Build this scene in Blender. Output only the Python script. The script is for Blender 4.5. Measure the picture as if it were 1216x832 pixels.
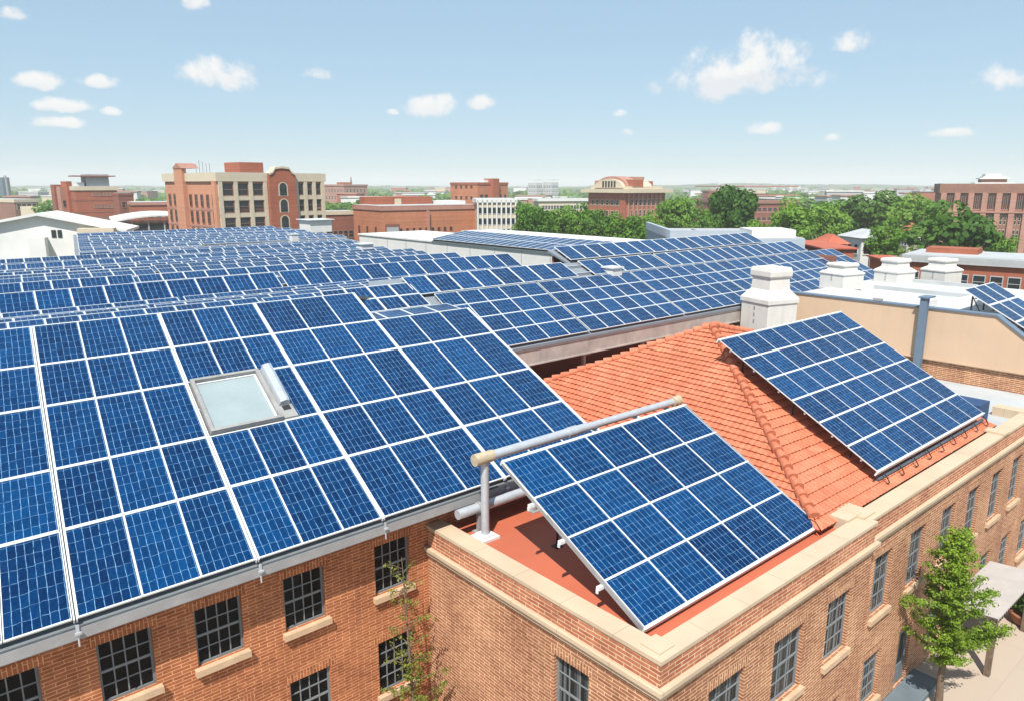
import bpy, bmesh, math, random
from mathutils import Vector, Matrix, Euler
random.seed(7)
R = math.radians
sc = bpy.context.scene
col = sc.collection
for o in list(bpy.data.objects): bpy.data.objects.remove(o)

# ------------------------------------------------------------------ camera
CAMH = 16.5
PITCH, FPX, CXP, CYP, HZP = R(12.481), 890.0, 608.0, 416.0, 219.0
cd = bpy.data.cameras.new('camera'); cam = bpy.data.objects.new('camera', cd); col.objects.link(cam)
cd.sensor_width = 36; cd.sensor_fit = 'HORIZONTAL'; cd.lens = FPX/1216*36
cd.clip_start = 0.2; cd.clip_end = 20000
FW = Vector((0.65556, 0.75514)); RT = Vector((0.75514, -0.65556))
cam.location = (0, 0, CAMH)
cam.rotation_euler = (R(90)-PITCH, 0, -math.atan2(FW.x, FW.y))
sc.camera = cam

# ------------------------------------------------------------------ light, sky
SUN = Vector((-0.55, -0.42, 1.0)).normalized()
sun_el = math.asin(SUN.z); sun_az = math.atan2(SUN.x, SUN.y)
ld = bpy.data.lights.new('sun', 'SUN'); ld.energy = 5.0; ld.angle = R(0.5); ld.color = (1.0, 0.955, 0.88)
lo = bpy.data.objects.new('sun', ld); col.objects.link(lo)
lo.rotation_euler = SUN.to_track_quat('Z', 'Y').to_euler(); lo.location = (-30, -20, 60)
vs = sc.view_settings
vs.view_transform = 'Standard'; vs.look = 'None'; vs.gamma = 1.0; vs.exposure = 0.48; vs.use_curve_mapping = False
sc.cycles.max_bounces = 6; sc.cycles.use_denoising = True
sc.cycles.volume_bounces = 1

def pdir(px, py):
    v = ((px-CXP), -(py-CYP), FPX)
    r = v[0]; f = v[2]*math.cos(PITCH)+v[1]*math.sin(PITCH); u = v[1]*math.cos(PITCH)-v[2]*math.sin(PITCH)
    h = RT*r + FW*f
    return Vector((h.x, h.y, u)).normalized()
def at(px, D, py=HZP):
    """ground position at forward distance D on the vertical plane through a picture column"""
    d = pdir(px, py); f = d.x*FW.x+d.y*FW.y
    return Vector((d.x/f*D, d.y/f*D))
def zat(px, py, D):
    d = pdir(px, py); f = d.x*FW.x+d.y*FW.y
    return CAMH + d.z/f*D

world = bpy.data.worlds.new('World'); sc.world = world; world.use_nodes = True
nt = world.node_tree; nt.nodes.clear(); L = nt.links.new
def wn(t, **kw):
    n = nt.nodes.new(t)
    for k, v in kw.items(): setattr(n, k, v)
    return n
def wmath(op, a, b=None, c=None):
    n = wn('ShaderNodeMath', operation=op)
    for i, v in enumerate((a, b, c)):
        if v is None: continue
        if hasattr(v, 'links'): L(v, n.inputs[i])
        else: n.inputs[i].default_value = v
    return n.outputs[0]
sky = wn('ShaderNodeTexSky', sky_type='NISHITA', sun_disc=False)
sky.sun_elevation = sun_el; sky.sun_rotation = sun_az; sky.altitude = 50
sky.air_density = 1.0; sky.dust_density = 0.15; sky.ozone_density = 1.3
tc = wn('ShaderNodeTexCoord'); dirv = tc.outputs['Generated']
nz = wn('ShaderNodeTexNoise'); nz.inputs['Scale'].default_value = 26; nz.inputs['Detail'].default_value = 7; nz.inputs['Roughness'].default_value = 0.62
L(dirv, nz.inputs['Vector'])
nz2 = wn('ShaderNodeTexNoise'); nz2.inputs['Scale'].default_value = 9; nz2.inputs['Detail'].default_value = 4
L(dirv, nz2.inputs['Vector'])
CLOUDS = [(880,96,104,24),(812,104,62,21),(925,70,54,28),(858,84,60,30),(258,92,54,22),(122,98,25,11),(45,98,26,13),(75,127,34,10),(70,147,36,8),(131,134,13,7),(374,88,26,11),(512,129,36,15),
          (571,123,19,11),(905,72,64,32),(828,98,72,28),(870,86,60,30),(1018,53,36,15),(1194,92,52,21),(910,154,26,10),(1130,159,25,8),(736,136,11,7),
          (745,158,15,7),(15,18,20,11),(232,4,18,13),(990,164,10,6),(466,134,8,5),(950,83,26,10)]
best = None; shade = None
for (cx, cy, hw, hh) in CLOUDS:
    c = pdir(cx, cy); rv = Vector((c.y, -c.x, 0)).normalized(); uv = rv.cross(c)
    k = FPX/ (1/ max(0.3, (c.dot(pdir(608, 416)))))          # pixels per radian there
    w = hw/FPX*c.dot(pdir(608,416))*1.12; h = hh/FPX*c.dot(pdir(608,416))*1.12
    def dot(v):
        n = wn('ShaderNodeVectorMath', operation='DOT_PRODUCT'); L(dirv, n.inputs[0]); n.inputs[1].default_value = v; return n.outputs['Value']
    a = wmath('MULTIPLY', dot(rv), 1/w)
    b0 = wmath('MULTIPLY', wmath('SUBTRACT', dot(uv), 0.0), 1/h)
    b = wmath('MAXIMUM', b0, wmath('MULTIPLY', b0, -1.5))
    r2 = wmath('ADD', wmath('MULTIPLY', a, a), wmath('MULTIPLY', b, b))
    dd = wmath('SUBTRACT', 1.0, r2)
    dd = wmath('SUBTRACT', dd, wmath('MULTIPLY', wmath('LESS_THAN', dot(c), 0.5), 50.0))
    sh = wmath('MULTIPLY', b0, wmath('GREATER_THAN', dd, -0.4))
    best = dd if best is None else wmath('MAXIMUM', best, dd)
    shade = sh if shade is None else wmath('ADD', shade, sh)
dens = wmath('ADD', best, wmath('MULTIPLY', wmath('SUBTRACT', nz.outputs['Fac'], 0.55), 3.6))
dens = wmath('ADD', dens, wmath('MULTIPLY', wmath('SUBTRACT', nz2.outputs['Fac'], 0.5), 2.2))
mr = wn('ShaderNodeMapRange', interpolation_type='SMOOTHSTEP'); L(dens, mr.inputs['Value'])
mr.inputs['From Min'].default_value = 0.0; mr.inputs['From Max'].default_value = 1.0; mr.inputs['To Max'].default_value = 0.93
lim = wmath('MULTIPLY', mr.outputs[0], wmath('GREATER_THAN', best, -1.2))
ccol = wn('ShaderNodeMix', data_type='RGBA')
ms = wn('ShaderNodeMapRange'); L(wmath('ADD', shade, wmath('MULTIPLY', wmath('SUBTRACT', nz.outputs['Fac'], 0.5), 1.5)), ms.inputs['Value'])
ms.inputs['From Min'].default_value = -0.7; ms.inputs['From Max'].default_value = 0.4
L(ms.outputs[0], ccol.inputs['Factor'])
CLOUDK = 8.3
ccol.inputs[6].default_value = (0.74*CLOUDK, 0.755*CLOUDK, 0.78*CLOUDK, 1); ccol.inputs[7].default_value = (0.86*CLOUDK, 0.85*CLOUDK, 0.835*CLOUDK, 1)
thin = wn('ShaderNodeMix', data_type='RGBA'); thin.inputs['Factor'].default_value = 0.72; L(sky.outputs[0], thin.inputs[6]); thin.inputs[7].default_value = (3.0, 4.5, 5.75, 1)
mx = wn('ShaderNodeMix', data_type='RGBA'); L(lim, mx.inputs['Factor']); L(thin.outputs[2], mx.inputs[6]); L(ccol.outputs[2], mx.inputs[7])
bg = wn('ShaderNodeBackground'); bg.inputs['Strength'].default_value = 0.098; L(mx.outputs[2], bg.inputs['Color'])
wo = wn('ShaderNodeOutputWorld'); L(bg.outputs[0], wo.inputs['Surface'])

# ------------------------------------------------------------------ materials
class NT:
    def __init__(s, name):
        s.m = bpy.data.materials.new(name); s.m.use_nodes = True; s.t = s.m.node_tree
        s.b = s.t.nodes['Principled BSDF']
    def n(s, t, **kw):
        n = s.t.nodes.new(t)
        for k, v in kw.items(): setattr(n, k, v)
        return n
    def l(s, a, b): s.t.links.new(a, b)
    def math(s, op, a, b=None, c=None):
        n = s.n('ShaderNodeMath', operation=op)
        for i, v in enumerate((a, b, c)):
            if v is None: continue
            if hasattr(v, 'links'): s.l(v, n.inputs[i])
            else: n.inputs[i].default_value = v
        return n.outputs[0]
    def noise(s, scale, detail=4, rough=0.55, vec=None, coord='Object'):
        n = s.n('ShaderNodeTexNoise'); n.inputs['Scale'].default_value = scale; n.inputs['Detail'].default_value = detail; n.inputs['Roughness'].default_value = rough
        if vec is None: vec = s.n('ShaderNodeTexCoord').outputs[coord]
        s.l(vec, n.inputs['Vector']); return n.outputs['Fac']
    def mix(s, f, a, b, mode='MIX'):
        n = s.n('ShaderNodeMix', data_type='RGBA', blend_type=mode)
        for i, v in ((0, f), (6, a), (7, b)):
            if hasattr(v, 'links'): s.l(v, n.inputs[i])
            else: n.inputs[i].default_value = v if i == 0 else (v[0], v[1], v[2], 1)
        return n.outputs[2]
    def ramp(s, f, lo, hi):
        n = s.n('ShaderNodeMapRange'); s.l(f, n.inputs[0]); n.inputs[1].default_value = lo; n.inputs[2].default_value = hi; return n.outputs[0]
    def bump(s, h, strength=0.3, dist=0.02):
        n = s.n('ShaderNodeBump'); n.inputs['Strength'].default_value = strength; n.inputs['Distance'].default_value = dist
        s.l(h, n.inputs['Height']); s.l(n.outputs[0], s.b.inputs['Normal'])
    def fin(s, c=None, rough=0.7, spec=0.3, metal=0.0):
        if c is not None:
            if hasattr(c, 'links'): s.l(c, s.b.inputs['Base Color'])
            else: s.b.inputs['Base Color'].default_value = (c[0], c[1], c[2], 1)
        s.b.inputs['Roughness'].default_value = rough; s.b.inputs['Specular IOR Level'].default_value = spec; s.b.inputs['Metallic'].default_value = metal
        return s.m
def scl(c, k): return tuple(x*k for x in c)
ALB = 0.82
def mottled(name, c, var=0.25, scale=3.0, rough=0.7, spec=0.3, metal=0.0, fine=40.0, dirt=None, grain=0.3, joint=0, streak=0):
    c = scl(c, ALB); dirt = scl(dirt, ALB) if dirt else None
    t = NT(name); a = t.noise(scale, 6); b = t.noise(fine, 3)
    f = t.math('ADD', t.math('MULTIPLY', a, 1-grain), t.math('MULTIPLY', b, grain))
    cc = t.mix(t.ramp(f, 0.35, 0.65), scl(c, 1-var), scl(c, 1+var*0.6))
    if dirt:
        d = t.noise(scale*0.45, 8, 0.7); cc = t.mix(t.math('MULTIPLY', t.ramp(d, 0.55, 0.75), 0.55), cc, dirt)
    if joint:
        sp = t.n('ShaderNodeSeparateXYZ'); t.l(t.n('ShaderNodeTexCoord').outputs['UV'], sp.inputs[0])
        jl = [t.math('LESS_THAN', t.math('FRACT', t.math('DIVIDE', t.math('ADD', q, 0.31), joint)), 0.011) for q in sp.outputs[:2]]
        cc = t.mix(t.math('MULTIPLY', t.math('MAXIMUM', jl[0], jl[1]), 0.55), cc, scl(c, 0.4))
    if streak:
        mp = t.n('ShaderNodeMapping'); t.l(t.n('ShaderNodeTexCoord').outputs['Object'], mp.inputs[0]); mp.inputs['Scale'].default_value = (3.2, 3.2, 0.22)
        sk_ = t.noise(1.0, 5, 0.65, mp.outputs[0]); cc = t.mix(t.math('MULTIPLY', t.ramp(sk_, 0.5, 0.72), streak), cc, scl(dirt or c, 0.75))
    t.bump(b, 0.5*grain, 0.01)
    return t.fin(cc, rough, spec, metal)
def brick(name, c1, c2, mortar, bw=0.44, rh=0.10, ms=0.015, var=0.30):
    c1, c2, mortar = scl(c1, ALB), scl(c2, ALB), scl(mortar, ALB)
    t = NT(name); uv = t.n('ShaderNodeTexCoord').outputs['UV']
    wob = t.n('ShaderNodeTexNoise'); wob.inputs['Scale'].default_value = 2.2; t.l(uv, wob.inputs['Vector'])
    va = t.n('ShaderNodeVectorMath', operation='MULTIPLY_ADD'); t.l(wob.outputs['Color'], va.inputs[0]); va.inputs[1].default_value = (0.02, 0.03, 0); t.l(uv, va.inputs[2])
    b = t.n('ShaderNodeTexBrick'); t.l(va.outputs[0], b.inputs['Vector'])
    b.inputs['Color1'].default_value = (*c1, 1); b.inputs['Color2'].default_value = (*c2, 1); b.inputs['Mortar'].default_value = (*mortar, 1)
    b.inputs['Scale'].default_value = 1; b.inputs['Brick Width'].default_value = bw; b.inputs['Row Height'].default_value = rh; b.inputs['Mortar Size'].default_value = ms
    b.inputs['Mortar Smooth'].default_value = 0.3; b.inputs['Bias'].default_value = -0.1
    big = t.noise(0.6, 5, 0.6, uv); mid = t.noise(5, 4, 0.6, uv)
    f = t.math('ADD', t.math('MULTIPLY', big, 0.6), t.math('MULTIPLY', mid, 0.4))
    cc = t.mix(t.ramp(f, 0.38, 0.62), scl(c2, 0.8), (1.25, 1.2, 1.15))
    res = t.mix(var, b.outputs['Color'], cc, 'OVERLAY')
    mp = t.n('ShaderNodeMapping'); t.l(uv, mp.inputs[0]); mp.inputs['Scale'].default_value = (1.1, 0.14, 1)
    st = t.noise(1.0, 6, 0.7, mp.outputs[0])
    res = t.mix(t.math('MULTIPLY', t.ramp(st, 0.52, 0.72), 0.42), res, scl(c2, 0.62))
    eff = t.noise(0.35, 7, 0.7, uv)
    res = t.mix(t.math('MULTIPLY', t.ramp(eff, 0.58, 0.75), 0.25), res, mortar)
    t.bump(t.math('SUBTRACT', 1.0, b.outputs['Fac']), 0.7, 0.012)
    return t.fin(res, 0.85, 0.2)
M = {}
M['brick_red'] = brick('brick_red', (0.40,0.138,0.057), (0.30,0.092,0.038), (0.60,0.33,0.18), 0.40, 0.086, 0.013)
M['brick_pale'] = brick('brick_pale', (0.40,0.185,0.104), (0.29,0.115,0.062), (0.72,0.49,0.31), 0.42, 0.092, 0.015)
M['brick_para'] = brick('brick_para', (0.47,0.19,0.105), (0.36,0.12,0.07), (0.70,0.50,0.33))
M['cream'] = mottled('cream_stone', (0.63,0.49,0.345), 0.09, 0.7, 0.75, fine=14.0, dirt=(0.50,0.37,0.24), grain=0.08, joint=1.6)
M['sill'] = mottled('sill_stone', (0.64,0.45,0.29), 0.2, 2.0, 0.75, dirt=(0.4,0.27,0.17))
M['deck'] = mottled('red_deck', (0.56,0.15,0.08), 0.10, 0.5, 0.6, dirt=(0.48,0.13,0.075), grain=0.1)
M['white'] = mottled('white_paint', (0.80,0.785,0.75), 0.07, 2.0, 0.5, dirt=(0.62,0.58,0.52))
M['chim'] = mottled('white_render', (0.76,0.73,0.68), 0.06, 1.5, 0.65, dirt=(0.60,0.56,0.50), grain=0.1, streak=0.25)
M['alu'] = mottled('white_aluminium', (0.79,0.80,0.80), 0.06, 3.0, 0.35, 0.5)
M['steel'] = mottled('galvanised_steel', (0.56,0.59,0.63), 0.12, 4.0, 0.42, 0.5, 0.25)
M['bluesteel'] = mottled('blue_grey_paint', (0.16,0.22,0.30), 0.12, 2.0, 0.45)
M['gutter'] = mottled('grey_gutter', (0.36,0.355,0.36), 0.15, 2.5, 0.5, 0.4)
M['fascia'] = mottled('weathered_fascia', (0.50,0.44,0.40), 0.22, 1.6, 0.75, dirt=(0.25,0.21,0.19))
M['dark'] = mottled('dark_metal', (0.035,0.035,0.04), 0.2, 3.0, 0.5)
M['brass'] = mottled('brass_fitting', (0.55,0.45,0.31), 0.2, 6.0, 0.5)
M['frame_grey'] = mottled('grey_frame', (0.20,0.22,0.235), 0.15, 4.0, 0.5)
M['muntin'] = mottled('pale_frame', (0.23,0.25,0.265), 0.15, 4.0, 0.5)
M['greyroof'] = mottled('grey_roof', (0.50,0.52,0.53), 0.14, 0.6, 0.8, dirt=(0.38,0.38,0.37))
M['whiteroof'] = mottled('white_roof', (0.80,0.79,0.77), 0.1, 0.35, 0.7, dirt=(0.6,0.58,0.55))
M['paleroof'] = mottled('pale_roof', (0.60,0.61,0.61), 0.12, 0.4, 0.75, dirt=(0.42,0.42,0.42))
M['beige'] = mottled('beige_render', (0.70,0.50,0.345), 0.05, 0.5, 0.8, dirt=(0.58,0.42,0.29), grain=0.1, streak=0.1)
M['railgrey'] = mottled('rail_paint', (0.10,0.12,0.15), 0.15, 2.0, 0.5)
M['bluebox'] = mottled('blue_cover', (0.015,0.075,0.20), 0.2, 1.0, 0.5)
M['pavement_edge'] = mottled('blue_grey_kerb', (0.16,0.20,0.23), 0.25, 1.0, 0.7)
M['bark'] = mottled('bark', (0.20,0.145,0.10), 0.35, 6.0, 0.9)
M['corr'] = mottled('corrugated_sheet', (0.45,0.42,0.40), 0.12, 1.3, 0.55, dirt=(0.5,0.45,0.4))
M['terra_pot'] = mottled('terracotta_pot', (0.36,0.15,0.08), 0.2, 3, 0.8)
M['sealight'] = mottled('roof_membrane', (0.24,0.27,0.31), 0.12, 0.5, 0.8)
def pane_mat(name, c, curtain=None):
    t = NT(name); uv = t.n('ShaderNodeTexCoord').outputs['Object']
    a = t.noise(1.7, 3, 0.5, uv)
    oi = t.n('ShaderNodeObjectInfo'); a = t.math('ADD', a, t.math('MULTIPLY', t.math('SUBTRACT', oi.outputs['Random'], 0.5), 0.35))
    cc = t.mix(t.ramp(a, 0.42, 0.75), c, scl(c, 2.6))
    if curtain:
        sx = t.n('ShaderNodeSeparateXYZ'); t.l(uv, sx.inputs[0])
        w = t.n('ShaderNodeTexNoise'); w.noise_dimensions = '1D'; w.inputs['Scale'].default_value = 7; t.l(sx.outputs[0], w.inputs['W'])
        cc = t.mix(t.math('MULTIPLY', t.ramp(w.outputs['Fac'], 0.5, 0.62), 0.8), cc, curtain)
    return t.fin(cc, 0.06, 0.09)
M['pane'] = pane_mat('dark_glass', (0.0025,0.003,0.0035))
M['pane_curtain'] = pane_mat('curtained_glass', (0.012,0.015,0.016), (0.15,0.17,0.18))
M['skyframe'] = mottled('skylight_frame', (0.36,0.35,0.34), 0.2, 3.0, 0.5)
M['skyglass'] = mottled('skylight_glass', (0.36,0.43,0.44), 0.1, 0.9, 0.12, 0.6)

def panel_mat():
    t = NT('solar_cells'); uv = t.n('ShaderNodeTexCoord').outputs['UV']
    geo = t.n('ShaderNodeTexCoord').outputs['Object']
    wob = t.n('ShaderNodeTexNoise'); wob.inputs['Scale'].default_value = 0.8; t.l(uv, wob.inputs['Vector'])
    va = t.n('ShaderNodeVectorMath', operation='MULTIPLY_ADD'); t.l(wob.outputs['Color'], va.inputs[0]); va.inputs[1].default_value = (0.26, 0.30, 0); t.l(uv, va.inputs[2])
    s = t.n('ShaderNodeSeparateXYZ'); t.l(va.outputs[0], s.inputs[0])
    def line(v, w):
        return t.ramp(t.math('ABSOLUTE', t.math('SUBTRACT', t.math('FRACT', v), 0.5)), 0.5-w, 0.5-w*0.35)
    lu = line(s.outputs[0], 0.048); lv = line(s.outputs[1], 0.032)
    br = t.noise(1.9, 4, 0.75, uv)
    lines = t.math('MAXIMUM', t.math('MULTIPLY', lu, 0.9), t.math('MULTIPLY', lv, 0.42))
    lines = t.math('MULTIPLY', lines, t.ramp(br, 0.30, 0.60))  # noise breaks the lines up: shimmer and glints painted into the colour
    fl = t.n('ShaderNodeVectorMath', operation='FLOOR'); t.l(va.outputs[0], fl.inputs[0])
    oi = t.n('ShaderNodeObjectInfo')
    ad = t.n('ShaderNodeVectorMath', operation='ADD'); t.l(fl.outputs[0], ad.inputs[0]); t.l(oi.outputs['Location'], ad.inputs[1])
    wnz = t.n('ShaderNodeTexWhiteNoise'); t.l(ad.outputs[0], wnz.inputs['Vector'])
    crystal = t.n('ShaderNodeTexVoronoi'); crystal.inputs['Scale'].default_value = 4.0; t.l(uv, crystal.inputs['Vector'])
    sc_ = t.n('ShaderNodeSeparateColor'); t.l(crystal.outputs['Color'], sc_.inputs[0])
    f = t.math('ADD', t.math('MULTIPLY', wnz.outputs['Value'], 0.45), t.math('MULTIPLY', sc_.outputs[0], 0.35))
    f = t.math('ADD', f, t.math('MULTIPLY', t.math('SUBTRACT', oi.outputs['Random'], 0.4), 0.5))
    base = t.mix(f, (0.0004,0.0150,0.062), (0.0012,0.046,0.150))
    sp = t.noise(9, 2, 0.8, uv)
    spk = t.math('MULTIPLY', t.ramp(sp, 0.73, 0.78), 0.5)  # scattered pale specks, part of the painted sparkle
    cc = t.mix(t.math('MAXIMUM', lines, spk), base, (0.22,0.42,0.64))
    t.fin(cc, 0.2, 0.13)
    return t.m
M['cells'] = panel_mat()
def tile_mat():
    t = NT('terracotta_tile'); g = t.n('ShaderNodeNewGeometry')
    a = t.noise(0.5, 6, 0.6); b = t.noise(14, 4, 0.6)
    f = t.math('ADD', t.math('MULTIPLY', a, 0.45), t.math('MULTIPLY', b, 0.55))
    cc = t.mix(t.ramp(f, 0.36, 0.64), (0.41,0.115,0.056), (0.55,0.20,0.112))
    vo = t.n('ShaderNodeTexVoronoi'); vo.inputs['Scale'].default_value = 2.6; t.l(t.n('ShaderNodeTexCoord').outputs['Object'], vo.inputs['Vector'])
    vs_ = t.n('ShaderNodeSeparateColor'); t.l(vo.outputs['Color'], vs_.inputs[0])
    cc = t.mix(t.math('MULTIPLY', t.ramp(vs_.outputs[0], 0.6, 1.0), 0.28), cc, (0.60,0.28,0.17)); cc = t.mix(t.math('MULTIPLY', t.ramp(vs_.outputs[1], 0.7, 1.0), 0.22), cc, (0.28,0.068,0.036))
    d = t.noise(1.6, 8, 0.75); cc = t.mix(t.math('MULTIPLY', t.ramp(d, 0.56, 0.7), 0.35), cc, (0.34,0.095,0.048))
    t.bump(b, 0.3, 0.02)
    return t.fin(cc, 0.75, 0.25)
M['tile'] = tile_mat()
def leaf_mat(name, c1, c2):
    t = NT(name); g = t.n('ShaderNodeNewGeometry'); oi = t.n('ShaderNodeObjectInfo')
    a = t.noise(0.35, 3)
    f = t.math('ADD', t.math('MULTIPLY', g.outputs['Random Per Island'], 0.55), t.math('MULTIPLY', t.ramp(a, 0.35, 0.65), 0.3))
    f = t.math('ADD', t.math('MULTIPLY', f, 0.85), t.math('MULTIPLY', t.math('SUBTRACT', oi.outputs['Random'], 0.35), 0.5))
    f = t.math('MAXIMUM', f, 0.0)
    cc = t.mix(f, c1, c2); t.fin(cc, 0.6, 0.2)
    tr = t.n('ShaderNodeBsdfTranslucent'); t.l(t.mix(1.0, cc, (1.2,1.3,0.5), 'MULTIPLY'), tr.inputs['Color'])
    ms = t.n('ShaderNodeMixShader'); ms.inputs[0].default_value = 0.3
    t.l(t.b.outputs[0], ms.inputs[1]); t.l(tr.outputs[0], ms.inputs[2])
    t.l(ms.outputs[0], t.t.nodes['Material Output'].inputs['Surface']); return t.m
M['leaf'] = leaf_mat('leaf_green', (0.03,0.095,0.012), (0.14,0.26,0.035))
M['leaf_far'] = leaf_mat('leaf_far', (0.052,0.15,0.014), (0.22,0.37,0.05))
M['leaf_near'] = leaf_mat('leaf_bright', (0.035,0.095,0.008), (0.30,0.43,0.04))
M['leaf_sap'] = leaf_mat('leaf_sapling', (0.10,0.13,0.02), (0.30,0.32,0.06))
M['leaf_red'] = leaf_mat('leaf_red', (0.10,0.02,0.02), (0.25,0.06,0.04))
def far_brick(name, c, var=0.22):
    c = scl(c, ALB)
    t = NT(name); o = t.n('ShaderNodeTexCoord').outputs['Object']
    s = t.n('ShaderNodeSeparateXYZ'); t.l(o, s.inputs[0])
    a = t.noise(0.22, 5, 0.6, o); b = t.noise(2.6, 3, 0.6, o)
    st = t.n('ShaderNodeTexNoise'); st.noise_dimensions = '1D'; st.inputs['Scale'].default_value = 2.6; t.l(s.outputs[2], st.inputs['W'])
    f = t.math('ADD', t.math('MULTIPLY', a, 0.45), t.math('ADD', t.math('MULTIPLY', b, 0.3), t.math('MULTIPLY', st.outputs['Fac'], 0.25)))
    return t.fin(t.mix(t.ramp(f, 0.36, 0.64), scl(c, 1-var), scl(c, 1+var)), 0.85, 0.2)
M['fb_orange'] = far_brick('far_orange_brick', (0.52,0.21,0.115))
M['fb_tan'] = far_brick('far_tan_brick', (0.60,0.285,0.175), 0.12)
M['fb_red'] = far_brick('far_red_brick', (0.40,0.13,0.075))
M['fb_dark'] = far_brick('far_dark_brick', (0.29,0.115,0.08))
M['fb_pink'] = far_brick('far_pink_brick', (0.46,0.24,0.185))
M['fb_brown'] = far_brick('far_brown_brick', (0.31,0.165,0.12))
M['fcream'] = far_brick('far_cream_stone', (0.66,0.56,0.42), 0.1)
M['fwhite'] = far_brick('far_white', (0.74,0.73,0.71), 0.08)
M['fgrey'] = far_brick('far_grey', (0.46,0.47,0.48), 0.12)
M['fbluegrey'] = far_brick('far_blue_grey', (0.44,0.50,0.57), 0.08)
M['fglass'] = mottled('far_blue_glass', (0.07,0.13,0.19), 0.3, 0.1, 0.15, 0.6)
M['fpane'] = mottled('far_window', (0.03,0.038,0.042), 0.4, 0.6, 0.2, 0.5)
M['redtile_far'] = mottled('far_red_tile', (0.52,0.14,0.08), 0.2, 0.6, 0.8)

# ------------------------------------------------------------------ mesh helpers
WM = {}
def thing(name, label, cat, loc=(0,0,0), rot=(0,0,0), group=None):
    o = bpy.data.objects.new(name, None); col.objects.link(o); o.empty_display_size = 0.3
    o.location = loc; o.rotation_euler = rot
    o['label'] = label; o['category'] = cat
    if group: o['group'] = group
    WM[o.name] = Matrix.LocRotScale(Vector(loc), Euler(rot), None)
    return o
def tag(o, label, cat, group=None):
    o['label'] = label; o['category'] = cat
    if group: o['group'] = group
    return o
def structure(o): o['kind'] = 'structure'; return o
def link(name, me, parent=None, loc=(0,0,0), rot=(0,0,0), scale=None):
    o = bpy.data.objects.new(name, me); col.objects.link(o)
    o.location = loc; o.rotation_euler = rot
    if scale: o.scale = scale
    if parent is not None: o.parent = parent
    lm = Matrix.LocRotScale(Vector(loc), Euler(rot), Vector(scale) if scale else None)
    WM[o.name] = (WM[parent.name] @ lm) if parent is not None else lm
    return o
class MB:
    def __init__(s): s.v = []; s.f = []; s.uv = []; s.mi = []; s.sm = []
    def face(s, pts, uv=None, mi=0, smooth=False):
        i = len(s.v); s.v += [tuple(p) for p in pts]; s.f.append(tuple(range(i, i+len(pts))))
        s.uv.append(uv if uv else [(0,0)]*len(pts)); s.mi.append(mi); s.sm.append(smooth)
    def grid(s, rows, mi=0, smooth=True, closed=False):
        base = len(s.v); n = len(rows[0])
        for r in rows: s.v += [tuple(p) for p in r]
        for a in range(len(rows)-1):
            for b in range(n if closed else n-1):
                c = (b+1) % n
                s.f.append((base+a*n+b, base+a*n+c, base+(a+1)*n+c, base+(a+1)*n+b)); s.uv.append([(0,0)]*4); s.mi.append(mi); s.sm.append(smooth)
    def box(s, a, b, mi=0):
        (x0,y0,z0),(x1,y1,z1) = a, b
        if x0 > x1: x0,x1 = x1,x0
        if y0 > y1: y0,y1 = y1,y0
        if z0 > z1: z0,z1 = z1,z0
        P = lambda *q: [Vector(p) for p in q]
        s.face(P((x0,y0,z0),(x1,y0,z0),(x1,y0,z1),(x0,y0,z1)), [(x0,z0),(x1,z0),(x1,z1),(x0,z1)], mi)
        s.face(P((x1,y1,z0),(x0,y1,z0),(x0,y1,z1),(x1,y1,z1)), [(x1,z0),(x0,z0),(x0,z1),(x1,z1)], mi)
        s.face(P((x0,y1,z0),(x0,y0,z0),(x0,y0,z1),(x0,y1,z1)), [(y1,z0),(y0,z0),(y0,z1),(y1,z1)], mi)
        s.face(P((x1,y0,z0),(x1,y1,z0),(x1,y1,z1),(x1,y0,z1)), [(y0,z0),(y1,z0),(y1,z1),(y0,z1)], mi)
        s.face(P((x0,y0,z1),(x1,y0,z1),(x1,y1,z1),(x0,y1,z1)), [(x0,y0),(x1,y0),(x1,y1),(x0,y1)], mi)
        s.face(P((x0,y1,z0),(x1,y1,z0),(x1,y0,z0),(x0,y0,z0)), [(x0,y1),(x1,y1),(x1,y0),(x0,y0)], mi)
    def prism(s, poly, z0, z1, mi=0, uvw=True):
        n = len(poly); acc = 0
        for i in range(n):
            a = Vector((*poly[i], 0)); b = Vector((*poly[(i+1) % n], 0)); l = (b-a).length
            s.face([(a.x,a.y,z0),(b.x,b.y,z0),(b.x,b.y,z1),(a.x,a.y,z1)], [(acc,z0),(acc+l,z0),(acc+l,z1),(acc,z1)], mi); acc += l
        s.face([(p[0],p[1],z1) for p in poly], [(p[0],p[1]) for p in poly], mi)
        s.face([(p[0],p[1],z0) for p in reversed(poly)], [(p[0],p[1]) for p in reversed(poly)], mi)
    def tube(s, pts, rad, n=12, mi=0, caps=True):
        pts = [Vector(p) for p in pts]; rows = []
        if not hasattr(rad, '__len__'): rad = [rad]*len(pts)
        for i, p in enumerate(pts):
            d = (pts[min(i+1, len(pts)-1)]-pts[max(i-1, 0)]).normalized()
            u = d.orthogonal().normalized() if i == 0 else (u - d*u.dot(d)).normalized()
            w = d.cross(u)
            rows.append([p + (u*math.cos(2*math.pi*k/n)+w*math.sin(2*math.pi*k/n))*rad[i] for k in range(n)])
        s.grid(rows, mi, True, True)
        if caps: s.face(list(reversed(rows[0])), None, mi); s.face(rows[-1], None, mi)
    def mesh(s, name, mats):
        me = bpy.data.meshes.new(name); me.from_pydata(s.v, [], s.f)
        ul = me.uv_layers.new(name='UVMap'); flat = []
        for u in s.uv:
            for q in u: flat += [q[0], q[1]]
        ul.data.foreach_set('uv', flat)
        me.polygons.foreach_set('material_index', s.mi); me.polygons.foreach_set('use_smooth', s.sm)
        for m in mats: me.materials.append(m)
        me.update(); return me
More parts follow.
